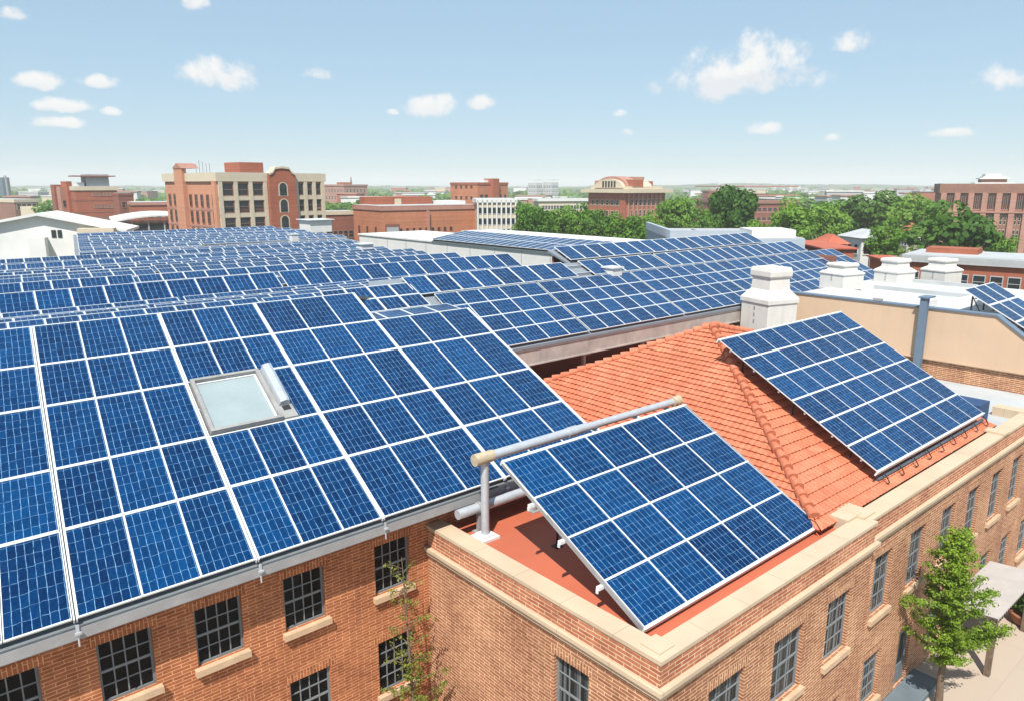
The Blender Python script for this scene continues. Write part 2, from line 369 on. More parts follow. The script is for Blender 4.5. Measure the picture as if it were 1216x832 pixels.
    def build(s, name, mats, parent=None):
        """vertices given in world space; stored relative to the parent"""
        if not isinstance(mats, (list, tuple)): mats = [mats]
        if parent is not None:
            inv = WM[parent.name].inverted(); s.v = [tuple(inv @ Vector(p)) for p in s.v]
            return link(name, s.mesh(name, mats), parent)
        c = Vector((sum(p[0] for p in s.v)/len(s.v), sum(p[1] for p in s.v)/len(s.v), min(p[2] for p in s.v)))
        s.v = [tuple(Vector(p)-c) for p in s.v]
        return link(name, s.mesh(name, mats), None, c)
    def local(s, name, mats, parent=None, loc=(0,0,0), rot=(0,0,0)):
        if not isinstance(mats, (list, tuple)): mats = [mats]
        return link(name, s.mesh(name, mats), parent, loc, rot)
def bevel(o, w=0.02, seg=2):
    m = o.modifiers.new('bevel', 'BEVEL'); m.width = w; m.segments = seg; m.limit_method = 'ANGLE'; return o

def wall_holes(mb, O, U, N, Lw, z0, z1, holes, depth, mi=0, u_off=0.0, lintel=None):
    """a wall sheet with real openings and reveals; O at u=0,z=0; N points outwards"""
    O = Vector(O); U = Vector(U); N = Vector(N); Z = Vector((0,0,1))
    us = sorted({0.0, Lw} | {h[0] for h in holes} | {h[0]+h[2] for h in holes}); zs = sorted({z0, z1} | {h[1] for h in holes} | {h[1]+h[3] for h in holes})
    def q(u, z, d=0): return O+U*u+Z*z-N*d
    for i in range(len(us)-1):
        for j in range(len(zs)-1):
            um, zm = (us[i]+us[i+1])/2, (zs[j]+zs[j+1])/2
            if any(h[0] < um < h[0]+h[2] and h[1] < zm < h[1]+h[3] for h in holes): continue
            a, b, c, d = us[i], us[i+1], zs[j], zs[j+1]
            mb.face([q(a,c),q(b,c),q(b,d),q(a,d)], [(u_off+a,c),(u_off+b,c),(u_off+b,d),(u_off+a,d)], mi)
    for (u, z, w, h) in holes:
        for (a, b, c, d) in ((u,z,u,z+h), (u+w,z+h,u+w,z), (u,z+h,u+w,z+h), (u+w,z,u,z)):
            l = math.hypot(c-a, d-b)
            uvs = [(0,b),(depth,b),(depth,d),(0,d)] if a == c else [(a,0),(a,depth),(c,depth),(c,0)]
            mb.face([q(a,b),q(a,b,depth),q(c,d,depth),q(c,d)], uvs, mi)
        if lintel:
            hh = lintel
            mb.face([q(u-0.12,z+h,-0.006),q(u+w+0.12,z+h,-0.006),q(u+w+0.12,z+h+hh,-0.006),q(u-0.12,z+h+hh,-0.006)],
                    [(0.05,u-0.12),(0.05,u+w+0.12),(0.05+hh,u+w+0.12),(0.05+hh,u-0.12)], mi)
MC = {}
def window_set(parent, loc, rotz, w, h, nx, ny, frame, pane, sill=True, munt=None, big=None, curtain=False):
    """a window standing in its reveal: x along the wall, y into the wall; frame > pane, sill"""
    key = (round(w,2), round(h,2), nx, ny, frame, pane, munt)
    if key not in MC:
        mb = MB(); f = 0.055; t0, t1 = 0.0, 0.06
        mb.box((0,t0,0),(f,t1,h)); mb.box((w-f,t0,0),(w,t1,h)); mb.box((f,t0,0),(w-f,t1,f)); mb.box((f,t0,h-f),(w-f,t1,h))
        g = 0.013
        for i in range(1, nx):
            x = f+(w-2*f)*i/nx; mb.box((x-g,0.012,f),(x+g,0.05,h-f), 1)
        for j in range(1, ny):
            z = f+(h-2*f)*j/ny; gg = 0.03 if j*2 == ny else g
            mb.box((f,0.010,z-gg),(w-f,0.048,z+gg), 1)
        pm = MB(); pm.face([(f,0.035,f),(w-f,0.035,f),(w-f,0.035,h-f),(f,0.035,h-f)])
        sm = MB(); sm.box((-0.09,-0.24,-0.165),(w+0.09,0.02,-0.004))
        MC[key] = (mb.mesh('window', [M[frame], M[munt or 'muntin']]), pm.mesh('pane', [M[pane]]), sm.mesh('sill', [M['sill']]))
    a, b, c = MC[key]
    o = link('window', a, parent, loc, (0,0,rotz)); link('pane', b, o)
    if sill:
        s = link('sill', c, o); bevel(s, 0.04, 3)
    return o

# ------------------------------------------------------------------ ground
def ground_mat():
    t = NT('ground_mix'); o = t.n('ShaderNodeTexCoord').outputs['Object']
    a = t.noise(0.012, 6, 0.6, o); b = t.noise(0.15, 5, 0.6, o)
    c = t.mix(t.ramp(a, 0.42, 0.58), (0.055,0.09,0.03), (0.20,0.19,0.16))
    c = t.mix(t.math('MULTIPLY', t.ramp(b, 0.4, 0.65), 0.5), c, (0.09,0.11,0.05))
    return t.fin(c, 0.9, 0.1)
g = MB(); g.face([(-9000,-3000,0),(9000,-3000,0),(9000,12000,0),(-9000,12000,0)])
structure(g.local('ground', ground_mat()))
def pave_mat():
    t = NT('pavement_slabs'); uv = t.n('ShaderNodeTexCoord').outputs['UV']
    b = t.n('ShaderNodeTexBrick'); t.l(uv, b.inputs['Vector']); b.inputs['Scale'].default_value = 1
    b.inputs['Brick Width'].default_value = 2.6; b.inputs['Row Height'].default_value = 1.5; b.inputs['Mortar Size'].default_value = 0.012
    b.inputs['Color1'].default_value = (0.43,0.35,0.28,1); b.inputs['Color2'].default_value = (0.395,0.32,0.255,1); b.inputs['Mortar'].default_value = (0.36,0.29,0.23,1)
    n = t.noise(0.9, 7, 0.65, uv); f = t.noise(18, 3, 0.6, uv)
    c = t.mix(t.math('MULTIPLY', t.ramp(n, 0.42, 0.66), 0.35), b.outputs['Color'], (0.40,0.33,0.27))
    c = t.mix(t.math('MULTIPLY', t.ramp(f, 0.5, 0.7), 0.18), c, (0.33,0.27,0.22))
    return t.fin(c, 0.85, 0.2)
g = MB(); g.face([(-30,-40,0.004),(120,-40,0.004),(120,8.6,0.004),(-30,8.6,0.004)], [(-30,-40),(120,-40),(120,8.6),(-30,8.6)])
g.face([(-30,8.6,0.004),(10.9,8.6,0.004),(10.9,16.3,0.004),(-30,16.3,0.004)], [(-30,8.6),(10.9,8.6),(10.9,16.3),(-30,16.3)])
structure(g.local('pavement', pave_mat()))

# ------------------------------------------------------------------ left brick wing
T20 = math.tan(R(20)); SH = 0.135
YW, EY, EZ = 16.24, 15.64, 8.00                # wall plane, eave line, eave height of the roof sheet
def rz(y): return EZ + (y-EY)*T20
def sx(x, y): return x + SH*(y-EY)
wing = thing('brick_building', 'red brick wing under the large blue solar roof, grey gutter along its eave', 'building', (4, YW, 0))
WX = [0.45, 2.58, 4.56, 6.68, 9.24]; 
xs0 = -14.0
holes = [(x-xs0, 5.66, 1.09, 1.44) for x in WX+[-1.7,-4.0]] + [(x-xs0, 2.62, 1.12, 1.6) for x in WX+[-1.7,-4.0]]
w = MB(); wall_holes(w, (xs0, YW, 0), (1,0,0), (0,-1,0), 32.0, 0, 7.95, holes, 0.17, lintel=0.22)
w.face([(17.7,YW,0),(18.85,24.6,0),(18.85,24.6,11.0),(17.7,YW,8.0)], [(0,0),(8.4,0),(8.4,11.0),(0,8.0)])
w.face([(xs0,YW,0),(xs0,27.2,0),(xs0,27.2,11.9),(xs0,YW,8.0)], [(0,0),(11,0),(11,11.9),(0,8.0)])
w.build('wall', M['brick_red'], wing)
for h in holes:
    p = Vector((xs0+h[0], YW+0.09, h[1])) - Vector((4, YW, 0))
    window_set(wing, p, 0, h[2], h[3], 4, 4, 'frame_grey', 'pane')
r = MB()
XR = 17.75
a, b, c, d = (xs0,EY,EZ), (XR,EY,EZ), (sx(XR,24.65),24.65,rz(24.65)), (xs0,24.65,rz(24.65))
def slab(mb, pts, t=0.12):
    P = [Vector(p) for p in pts]; Q = [p-Vector((0,0,t)) for p in P]
    mb.face(P); mb.face(list(reversed(Q)))
    for i in range(len(P)): j = (i+1) % len(P); mb.face([P[j], P[i], Q[i], Q[j]])
slab(r, [a, b, c, d])
slab(r, [(xs0,24.65,rz(24.65)), (sx(13.25,24.65),24.65,rz(24.65)), (sx(13.25,27.0),27.0,rz(27.0)), (xs0,27.0,rz(27.0))])
slab(r, [(xs0,27.0,rz(27.0)-.004), (sx(13.25,27.0),27.0,rz(27.0)-.004), (20,29.4,11.0), (xs0,29.4,11.0)])
slab(r, [(sx(13.25,24.65)+.02,24.65,rz(24.65)-.004), (sx(XR,24.65),24.65,rz(24.65)-.004), (20,27.4,11.2),(14.4,27.4,11.2)])
r.face([(xs0,EY+.1,7.86),(18,EY+.1,7.86),(18,YW,7.86),(xs0,YW,7.86)])
r.build('roof', M['frame_grey'], wing)
gt = MB()
gt.box((xs0,EY-0.085,7.76),(17.4,EY-0.07,7.985)); gt.box((xs0,EY-0.07,7.76),(17.4,EY-0.004,7.775)); gt.box((xs0,EY-0.004,7.70),(17.4,EY+0.012,7.86))
gt.build('gutter', M['gutter'], wing)
for x in (-1.3, 2.2, 5.9, 9.2, 13.3):
    k = MB(); k.box((x-.03,EY-0.11,7.80),(x+.03,EY-0.087,8.08)); k.box((x-.06,EY-0.15,7.88),(x+.06,EY-0.111,7.93)); k.tube([(x,EY-.10,7.80),(x,EY-.10,7.62)], .02, 8)
    k.build('bracket', M['steel'], wing)

# ------------------------------------------------------------------ corner brick building
XC, YC, YF, XJ, XE = 10.95, 8.08, 8.24, 20.62, 50.0
corner = thing('brick_building', 'corner brick building with cream parapet, red deck and hipped orange tile roof', 'building', (15, 10, 0))
cw = MB()
UP = (3.75, 1.87); LO = (0.55, 1.70)
hl = [(YW-11.12, 3.95, 1.12, 1.86), (YW-11.12, 0.55, 1.12, 1.8)]
wall_holes(cw, (XC,YW,0), (0,-1,0), (-1,0,0), YW-YC, 0, 6.6, hl, 0.22, lintel=0.24)
fx = [12.74, 15.47, 18.17]
hf = [(x-XC, UP[0], w_, UP[1]) for x, w_ in zip(fx, (1.45,1.45,1.32))] + [(x-XC, LO[0], w_, LO[1]) for x, w_ in zip(fx, (1.45,1.45,1.32))]
wall_holes(cw, (XC,YC,0), (1,0,0), (0,-1,0), XJ-XC, 0, 6.6, hf, 0.22, u_off=3.1, lintel=0.24)
cw.face([(XJ,YC,0),(XJ,YF,0),(XJ,YF,7.1),(XJ,YC,7.1)], [(0,0),(.16,0),(.16,7.1),(0,7.1)])
rx = [21.32, 23.85, 26.42, 28.85, 31.35, 33.75, 36.25, 38.75, 41.25, 43.75]
hr = [(x-XJ, 3.78, 1.22, 1.98) for x in rx] + [(x-XJ, 0.62, 1.22, 1.72) for x in rx if x != 23.85] + [(23.9-XJ, 0.06, 1.0, 2.2)]
wall_holes(cw, (XJ,YF,0), (1,0,0), (0,-1,0), XE-XJ, 0, 6.6, hr, 0.22, u_off=13.3, lintel=0.24)
cw.face([(XE,YF,0),(XE,16.2,0),(XE,16.2,7.1),(XE,YF,7.1)], [(0,0),(8,0),(8,7.1),(0,7.1)])
# gable at the end of the tiled part, wall behind the deck
cw.face([(33.2,8.9,6.5),(33.2,24.5,6.5),(33.2,24.5,7.15),(33.2,16.95,10.15),(33.2,8.9,7.15)], [(0,6.5),(15.6,6.5),(15.6,7.1),(8,10.1),(0,7.1)])
cw.build('wall', M['brick_pale'], corner)
L0 = Vector((15,10,0))
for h in hl: window_set(corner, Vector((XC+0.12, YW-h[0], h[1]))-L0, R(-90), h[2], h[3], 3, 4, 'muntin', 'pane_curtain')
for h in hf: window_set(corner, Vector((XC+h[0], YC+0.12, h[1]))-L0, 0, h[2], h[3], 3, 4, 'muntin', 'pane_curtain')
for h in hr[:-1]: window_set(corner, Vector((XJ+h[0], YF+0.12, h[1]))-L0, 0, h[2], h[3], 3, 4, 'muntin', 'pane_curtain')
h = hr[-1]
dm = MB(); dm.box((23.9,YF+.10,0.06),(24.0,YF+.18,2.26)); dm.box((24.8,YF+.10,0.06),(24.9,YF+.18,2.26)); dm.box((24.0,YF+.10,1.95),(24.8,YF+.18,2.26)); dm.box((24.0,YF+.12,0.06),(24.8,YF+.17,0.75))
dr = dm.build('door', M['frame_grey'], corner)
dp = MB(); dp.face([(24.0,YF+.15,0.75),(24.8,YF+.15,0.75),(24.8,YF+.15,1.95),(24.0,YF+.15,1.95)]); dp.build('pane', M['pane_curtain'], dr)
dh = MB(); dh.tube([(24.72,YF+.08,1.0),(24.72,YF+.08,1.25)], .02, 8); dh.build('handle', M['steel'], dr)
# parapet: brick band over the ledge, a little proud
pp = MB(); e = 0.015
def band(mb, z0, z1, out, back=0.44):
    """runs round the left, front and long side; 'out' is how far proud of the wall"""
    mb.box((XC-out, YC-out, z0), (XC+back, YW-0.03, z1)); mb.box((XC+back, YC-out, z0), (XJ+out, YC+back, z1)); mb.box((XJ+out, YF-out, z0), (XE, YF+back, z1))
band(pp, 6.6, 7.135, e)
pp.build('parapet', M['brick_para'], corner)
lg = MB(); band(lg, 6.50, 6.60, 0.15, 0.3); 
lo1 = lg.build('ledge', M['cream'], corner); bevel(lo1, 0.035, 2)
lg = MB(); band(lg, 6.36, 6.495, 0.085, 0.3); lo2 = lg.build('ledge', M['cream'], corner); bevel(lo2, 0.03, 2)
cp = MB(); band(cp, 7.138, 7.225, 0.05, 0.50)
cpo = cp.build('coping', M['cream'], corner); bevel(cpo, 0.02, 2)
cp = MB(); cp.box((XC+0.12,YC+0.12,7.228),(XC+0.62,YC+0.62,7.255)); cpo = cp.build('coping', M['cream'], corner); bevel(cpo, 0.015, 2)
cp = MB(); cp.box((19.9,YC+0.46,6.9),(20.7,YC+1.0,7.30)); cpo = cp.build('parapet', M['cream'], corner); bevel(cpo, 0.02, 2); cp = MB(); cp.box((20.45,YF+0.1,7.228),(20.62+.55,YF+.95,7.28)); cpo = cp.build('parapet', M['cream'], corner); bevel(cpo, 0.02, 2)
cp = MB(); cp.box((31.75,YF-0.09,7.228),(32.3,YF+.62,7.30)); cpo = cp.build('parapet', M['cream'], corner); bevel(cpo, 0.02, 2); cp = MB(); cp.box((35.6,YF+.1,6.9),(36.2,YF+1.5,7.28)); cpo = cp.build('parapet', M['cream'], corner); bevel(cpo, 0.02, 2)
dk = MB(); dk.box((XC+.1,YC+.1,6.6),(20.6,YW-.02,6.95)); dk.box((20.6,YF+.1,6.6),(33.19,YW-.02,6.96)); dk.build('deck', M['deck'], corner)
fr = MB(); fr.box((33.22,YF+.1,6.5),(XE,22.6,6.9)); fr.build('flat_roof', M['greyroof'], corner)
# orange tile roof
ap = Vector((25.24,16.95,11.0)); k0 = Vector((19.0,8.87,7.12)); k1 = Vector((33.2,8.87,7.12)); kb = Vector((19.0,24.55,7.12)); kb1 = Vector((33.2,24.55,7.12))
rg = Vector((28.6,16.95,10.2)); rg1 = Vector((33.2,16.95,10.2))
def tile_face(mb, A, B, C, D, n, step=0.13):
    A, B, C, D = map(Vector, (A, B, C, D)); U = (B-A).normalized()
    N = (B-A).cross(((C+D)/2-(A+B)/2)).normalized()
    if N.z < 0: N = -N
    for i in range(n):
        v0, v1 = i/n, (i+1)/n
        l0, r0, l1, r1 = A.lerp(C,v0), B.lerp(D,v0), A.lerp(C,v1), B.lerp(D,v1)
        ul, ur = (l0-A).dot(U), (r0-A).dot(U); tl, tr = (l1-A).dot(U), (r1-A).dot(U)
        us = [ul]; k = math.floor(ul/step)+1
        while k*step < ur: us.append(k*step); k += 1
        us.append(ur)
        if len(us) < 3: continue
        rowb, rowt, lip = [], [], []
        for u in us:
            f = (u-ul)/max(ur-ul, 1e-6); pb = l0.lerp(r0, f)
            ft = (min(max(u, tl), tr)-tl)/max(tr-tl, 1e-6); pt = l1.lerp(r1, ft)
            q = (u/step) % 2; prof = 0.028 if int(round(q)) % 2 else 0.0
            jit = 0.008*math.sin(u*7.3+i*2.1)+0.006*math.sin(u*23.1+i)
            rowb.append(pb+N*(0.065+prof+jit)); rowt.append(pt+N*(0.012+prof)); lip.append(pb+N*0.0)
        mb.grid([lip, rowb], 0, False); mb.grid([rowb, rowt], 0, False)
tr_ = MB()
tile_face(tr_, kb, k0, ap, ap, 30, 0.11)
tile_face(tr_, k0, Vector((28.6,8.87,7.12)), ap, rg, 25, 0.11)
tile_face(tr_, Vector((28.6,8.87,7.12)), k1, rg, rg1, 25, 0.11)
tile_face(tr_, Vector((28.6,24.55,7.12)), kb, rg, ap, 18)
tile_face(tr_, kb1, Vector((28.6,24.55,7.12)), rg1, rg, 18)
tro = tr_.build('tile_roof', M['tile'], corner)
def hip(a, b, n, rr=0.15):
    mb = MB(); a = Vector(a); b = Vector(b)
    for i in range(n):
        p, q = a.lerp(b, i/n), a.lerp(b, (i+1.12)/n); o = Vector((0,0,0.05))
        j = Vector((random.uniform(-.02,.02),random.uniform(-.02,.02),random.uniform(-.01,.015)))
        mb.tube([p+o*1.3+j, p.lerp(q,.4)+o+j, q+o*0.4+j], [rr*1.18, rr*1.05, rr*0.72], 10)
    mb.build('hip_cap', M['tile'], tro)
hip(k0.lerp(ap, .045), ap, 26); hip(kb, ap, 28, 0.13); hip(rg, ap, 9, 0.13); hip(rg1, rg, 11, 0.13)

# ------------------------------------------------------------------ middle building that carries the right solar roof
mid = thing('solar_roofed_hall', 'long hall with weathered pale fascia under the solar roof behind the tiles', 'building', (38, 25, 0))
QE, QZ = 22.8, 9.86
def qz(y): return QZ+(y-QE)*T20
def qx(x, y): return x+0.2*(y-QE)
m_ = MB()
slab(m_, [(17.6,QE,QZ),(55.6,QE,QZ),(qx(55.6,27.5),27.5,qz(27.5)),(17.6,27.5,qz(27.5))])
slab(m_, [(15.9,27.5,qz(27.5)-.004),(52.8,27.5,qz(27.5)-.004),(53.2,29.35,qz(29.35)-.004),(17.0,29.35,qz(29.35)-.004)])
slab(m_, [(29.6,29.35,qz(29.35)),(50,29.35,qz(29.35)),(50,31,qz(31)),(29.6,31,qz(31))])
m_.build('roof', M['sealight'], mid)
m_ = MB()
for i in range(12):
    x0 = 18.4+i*3.05; m_.box((x0, QE+.06, 9.06), (x0+3.03, QE+.12, 9.74))
m_.box((18.4,QE+.02,9.68),(55,QE+.06,9.75)); m_.box((18.4,QE+.0,9.00),(55,QE+.06,9.06))
m_.build('fascia', M['fascia'], mid)
for i in range(9):
    x0 = 20.2+i*4.2; p = MB(); p.box((x0,QE+.3,7.0),(x0+.14,QE+.44,9.3)); p.box((x0-.2,QE+.16,8.9),(x0+.3,QE+.5,9.0)); p.build('post', M['gutter'], mid)
m_ = MB(); m_.box((19.6,25.2,0),(54.5,25.4,9.9)); m_.box((29.8,30.7,0),(49.8,30.85,12.5)); m_.box((19.6,29.0,0),(29.7,29.2,12.0)); m_.box((52.6,25.4,0),(52.8,29.2,11.5)); m_.box((49.6,29.2,0),(49.8,30.7,12)); m_.build('wall', M['fb_dark'], mid)

# ------------------------------------------------------------------ big flat roof carrying the far rows
flat = thing('flat_roofed_block', 'broad flat roofed block covered with rows of blue panels', 'building', (20, 60, 0))
SZ = 10.95
poly = [(-18,29.4),(19.5,29.4),(19.5,31.2),(31,31.2),(34.2,36),(34.6,42),(33.6,49),(33.4,55),(37.5,66),(39.4,73),(39.4,92),(28,95.5),(18.5,96.5),(12.2,64),(-18,64)]
m_ = MB(); m_.prism(poly, 0, SZ); m_.build('roof', M['sealight'], flat)
def sea_right(y):
    pts = [(29,19.0),(31.1,19.0),(31.2,29.5),(36,33.6),(42,34.2),(49,33.0),(55,32.8),(66,36.8),(73,38.8),(100,38.8)]
    for (a,b),(c,d) in zip(pts, pts[1:]):
        if a <= y <= c: return b+(d-b)*(y-a)/(c-a)
    return 38
def sea_left(y):
    return (0.1274*y-7.5) if y < 63 else 12.6+(y-64)*0.195

# ------------------------------------------------------------------ solar arrays
PC = {}
def panel_mesh(w, h, shear, fw, cu, cv, t=0.04):
    key = (round(w,2), round(h,2), round(shear,3), fw, cu, cv)
    if key in PC: return PC[key]
    fx, fy = fw if isinstance(fw, tuple) else (fw, fw)
    w, h = key[0], key[1]
    fm, gm = MB(), MB()
    S = lambda x, y, z: (x+shear*y, y, z)
    o = [(0,0),(w,0),(w,h),(0,h)]; i_ = [(fx,fy),(w-fx,fy),(w-fx,h-fy),(fx,h-fy)]
    for k in range(4):
        j = (k+1) % 4
        fm.face([S(*o[k],t), S(*o[j],t), S(*i_[j],t), S(*i_[k],t)])
        fm.face([S(*o[j],t), S(*o[k],t), S(*o[k],0), S(*o[j],0)])
        fm.face([S(*i_[k],t), S(*i_[j],t), S(*i_[j],t-.012), S(*i_[k],t-.012)])
    fm.face([S(*p,0) for p in reversed(o)])
    nu, nv = max(2, round(w/cu)), max(2, round(h/cv))
    gm.face([S(*p, t-.010) for p in i_], [(0,0),(nu,0),(nu,nv),(0,nv)])
    PC[key] = (fm.mesh('solar_panel', [M['alu']]), gm.mesh('cells', [M['cells']])); return PC[key]
def solar_panel_single(w, h, shear, fw, cu, cv):
    """frame and cells in one mesh, for panels that are small in view"""
    key = ('s', round(w,2), round(h,2), round(shear,3), fw)
    if key not in PC:
        a, b = panel_mesh(w, h, shear, fw, cu, cv); bm = bmesh.new(); bm.from_mesh(a); n = len(bm.faces)
        bm.from_mesh(b); bm.faces.ensure_lookup_table()
        for f in bm.faces[n:]: f.material_index = 1
        me = bpy.data.meshes.new('solar_panel'); bm.to_mesh(me); bm.free(); me.materials.append(M['alu']); me.materials.append(M['cells']); PC[key] = me
    return PC[key]
def solar_array(label, group, loc, tilt, rotz, xe, ye, shear=0.0, fw=0.05, cu=0.2, cv=0.36, skip=(), detail=2, gap=0.012, rails=True, name='solar_array'):
    arr = thing(name, label, 'solar array', loc, (tilt, 0, rotz), group)
    if detail == 0:
        mb = MB()
    for j in range(len(ye)-1):
        for i in range(len(xe)-1):
            if (i, j) in skip: continue
            w, h = xe[i+1]-xe[i]-gap, ye[j+1]-ye[j]-gap
            x, y = xe[i]+gap/2+shear*ye[j], ye[j]+gap/2
            if detail == 2:
                a, b = panel_mesh(w, h, shear, fw, cu, cv); p = link('solar_panel', a, arr, (x,y,0)); link('cells', b, p)
            elif detail == 1:
                link('solar_panel', solar_panel_single(w, h, shear, fw, cu, cv), arr, (x,y,0))
            else:
                me = solar_panel_single(w, h, shear, fw, cu, cv); uvl = me.uv_layers[0].data
                b = len(mb.v); mb.v += [(v.co.x+x, v.co.y+y, v.co.z) for v in me.vertices]
                for pl in me.polygons:
                    mb.f.append(tuple(b+q for q in pl.vertices)); mb.mi.append(pl.material_index); mb.sm.append(False)
                    mb.uv.append([tuple(uvl[k].uv) for k in pl.loop_indices])
    if detail == 0: mb.local('panel_row', [M['alu'], M['cells']], arr)
    if rails:
        rm = MB()
        for yy in ([ye[0]+0.25*(ye[1]-ye[0]), ye[-1]-0.25*(ye[-1]-ye[-2])] if len(ye) < 5 else [0.5*(a_+b_) for a_, b_ in zip(ye, ye[1:])]):
            s0 = shear*yy; rm.box((xe[0]+s0+.03, yy-.03, -0.09), (xe[-1]+s0-.03, yy+.03, -0.003))
        rm.local('rail', [M['steel']], arr)
    return arr
c20 = math.cos(R(20))
# five strips on the brick wing
vy = [0.0] + [(y-EY)/c20 for y in (18.08,20.12,22.68,24.66,26.82)]
seams = [-5.0, -1.35, 2.2, 5.88, 9.2, 13.3, 17.72]
gw = 'wide solar strips on the brick wing roof'
names = ['strip of dark blue panels cut by the left edge of the photo above the eave',
         'leftmost complete solar strip on the brick wing roof, left of the skylight strip by two seams',
         'solar strip on the brick wing directly left of the skylight',
         'solar strip on the brick wing with the square skylight set into it',
         'solar strip on the brick wing directly right of the skylight strip',
         'rightmost solar strip on the brick wing, one row shorter, beside the orange tiles']
names[0] = 'outermost solar strip on the brick wing roof, beyond the left edge of the photo'
names[1] = 'solar strip on the brick wing roof cut off by the left edge of the photo'
names[2] = 'first uncut solar strip from the left, left neighbour of the skylight strip'
for s in range(6):
    x0, x1 = seams[s], seams[s+1]; g0 = 0.042
    xe = [x0+g0+(x1-x0-2*g0)*k/3 for k in range(4)]
    skip = {(0,2),(1,2)} if s == 3 else set()
    ye = vy if s < 5 else vy[:5]
    a_ = solar_array(names[s], gw, (0, EY, EZ+0.14), R(20), 0, xe, ye, SH*c20, (0.018,0.04), 0.17, 0.36, skip, 2)
    # white cover rails on the seam
    rm = MB()
    for sx_ in ((x1-.040, x1-.012), (x1+.012, x1+.040)):
        q = [(sx_[0]+.127*ye[0],ye[0]-.03,.045),(sx_[1]+.127*ye[0],ye[0]-.03,.045),(sx_[1]+.127*ye[-1],ye[-1],.045),(sx_[0]+.127*ye[-1],ye[-1],.045)]
        rm.face(q); 
        for k in range(4):
            j = (k+1) % 4; rm.face([q[j], q[k], (q[k][0],q[k][1],-.05), (q[j][0],q[j][1],-.05)])
    rm.local('seam_rail', [M['alu']], a_)
# array on the red deck
y1, z1 = 9.08, 7.15
t28 = R(27.6)
P1 = solar_array('tilted solar array of twenty panels standing on the red deck', None, (11.66, y1, z1), t28, 0,
                 [1.525*k for k in range(6)], [1.32*k for k in range(5)], -0.012, (0.014,0.022), 0.165, 0.26)
fm = MB(); wP, hP = 7.625, 5.28
for (a0, b0) in (((-.05,-.05),(wP+.05,0)), ((-.05,hP),(wP+.05,hP+.05))): fm.box((a0[0],a0[1],-.10),(b0[0],b0[1],.045))
for kk in range(1, 4): fm.box((.0,1.32*kk-.026,.041),(wP,1.32*kk+.026,.050))
fm.local('edge_frame', [M['alu']], P1)
for xx in (-.035, wP):
    fm = MB(); fm.box((xx,0,-.10),(xx+.035,hP,.032)); fm.local('side_frame', [M['gutter']], P1)
def world_of(loc, tilt, x, y, z=0.0): return Matrix.LocRotScale(Vector(loc), Euler((tilt,0,0)), None) @ Vector((x,y,z))
for x in (1.5, 4.2, 7.0):
    for y in (0.45, 2.6, 4.7):
        p = world_of((11.66,y1,z1), t28, x, y, -.1); k = MB(); zb = 6.955 if p.x < 18.9 else 7.0
        k.tube([(p.x,p.y,zb),(p.x,p.y,p.z)], .035, 8); k.box((p.x-.12,p.y-.12,zb),(p.x+.12,p.y+.12,zb+.02)); k.build('support_leg', M['dark'], P1)
for y in (1.3, 2.7, 3.9):
    p = world_of((11.66,y1,z1), t28, -0.12, y, -.12); k = MB(); k.box((p.x-.06,p.y-.05,p.z-.05),(p.x+.10,p.y+.05,p.z+.03)); k.box((p.x-.09,p.y-.03,p.z-.12),(p.x-.06,p.y+.03,p.z-.03)); k.build('clamp', M['alu'], P1)
# array over the orange tiles
P2L = (23.02, 9.16, 7.76)
P2 = solar_array('large tilted solar array standing on the orange tile roof', None, P2L, t28, 0,
                 [1.17*k for k in range(9)], [1.145*k for k in range(7)], 0.03, (0.009,0.02), 0.2, 0.22)
wP, hP = 9.36, 6.87
fm = MB(); fm.box((-.05,-.05,-.12),(wP+.05,0,.045)); fm.box((-.05+.03*hP,hP,-.12),(wP+.05+.03*hP,hP+.05,.045))
for k in range(1, 6): y = 1.145*k; fm.box((.03*y,y-.034,.041),(wP+.03*y,y+.034,.052))
fm.local('edge_frame', [M['alu']], P2)
k = MB(); q0 = world_of(P2L, t28, 0.25, -0.10, -.34); q1 = world_of(P2L, t28, wP+.3, -0.10, -.34); k.tube([q0, q1], .06, 10); k.build('rail_tube', M['railgrey'], P2)
for i in range(9):
    x = .5+i*1.12; p = world_of(P2L, t28, x, .0, -.1); zb = 7.22
    k = MB(); k.tube([p, (p.x+.05,p.y-.16,p.z-.20), (p.x+.08,p.y-.24,p.z-.36), (p.x+.03,p.y-.16,zb+.03), (p.x,p.y+.05,zb)], .02, 6); k.build('hook_bracket', M['dark'], P2)
for x in (0.6, 4.6, 8.8):
    for y in (1.2, 3.6, 5.9):
        p = world_of(P2L, t28, x, y, -.1); k = MB(); k.tube([(p.x,p.y,7.15+(p.y-8.87)*.36),(p.x,p.y,p.z)], .035, 8); k.build('support_leg', M['dark'], P2)
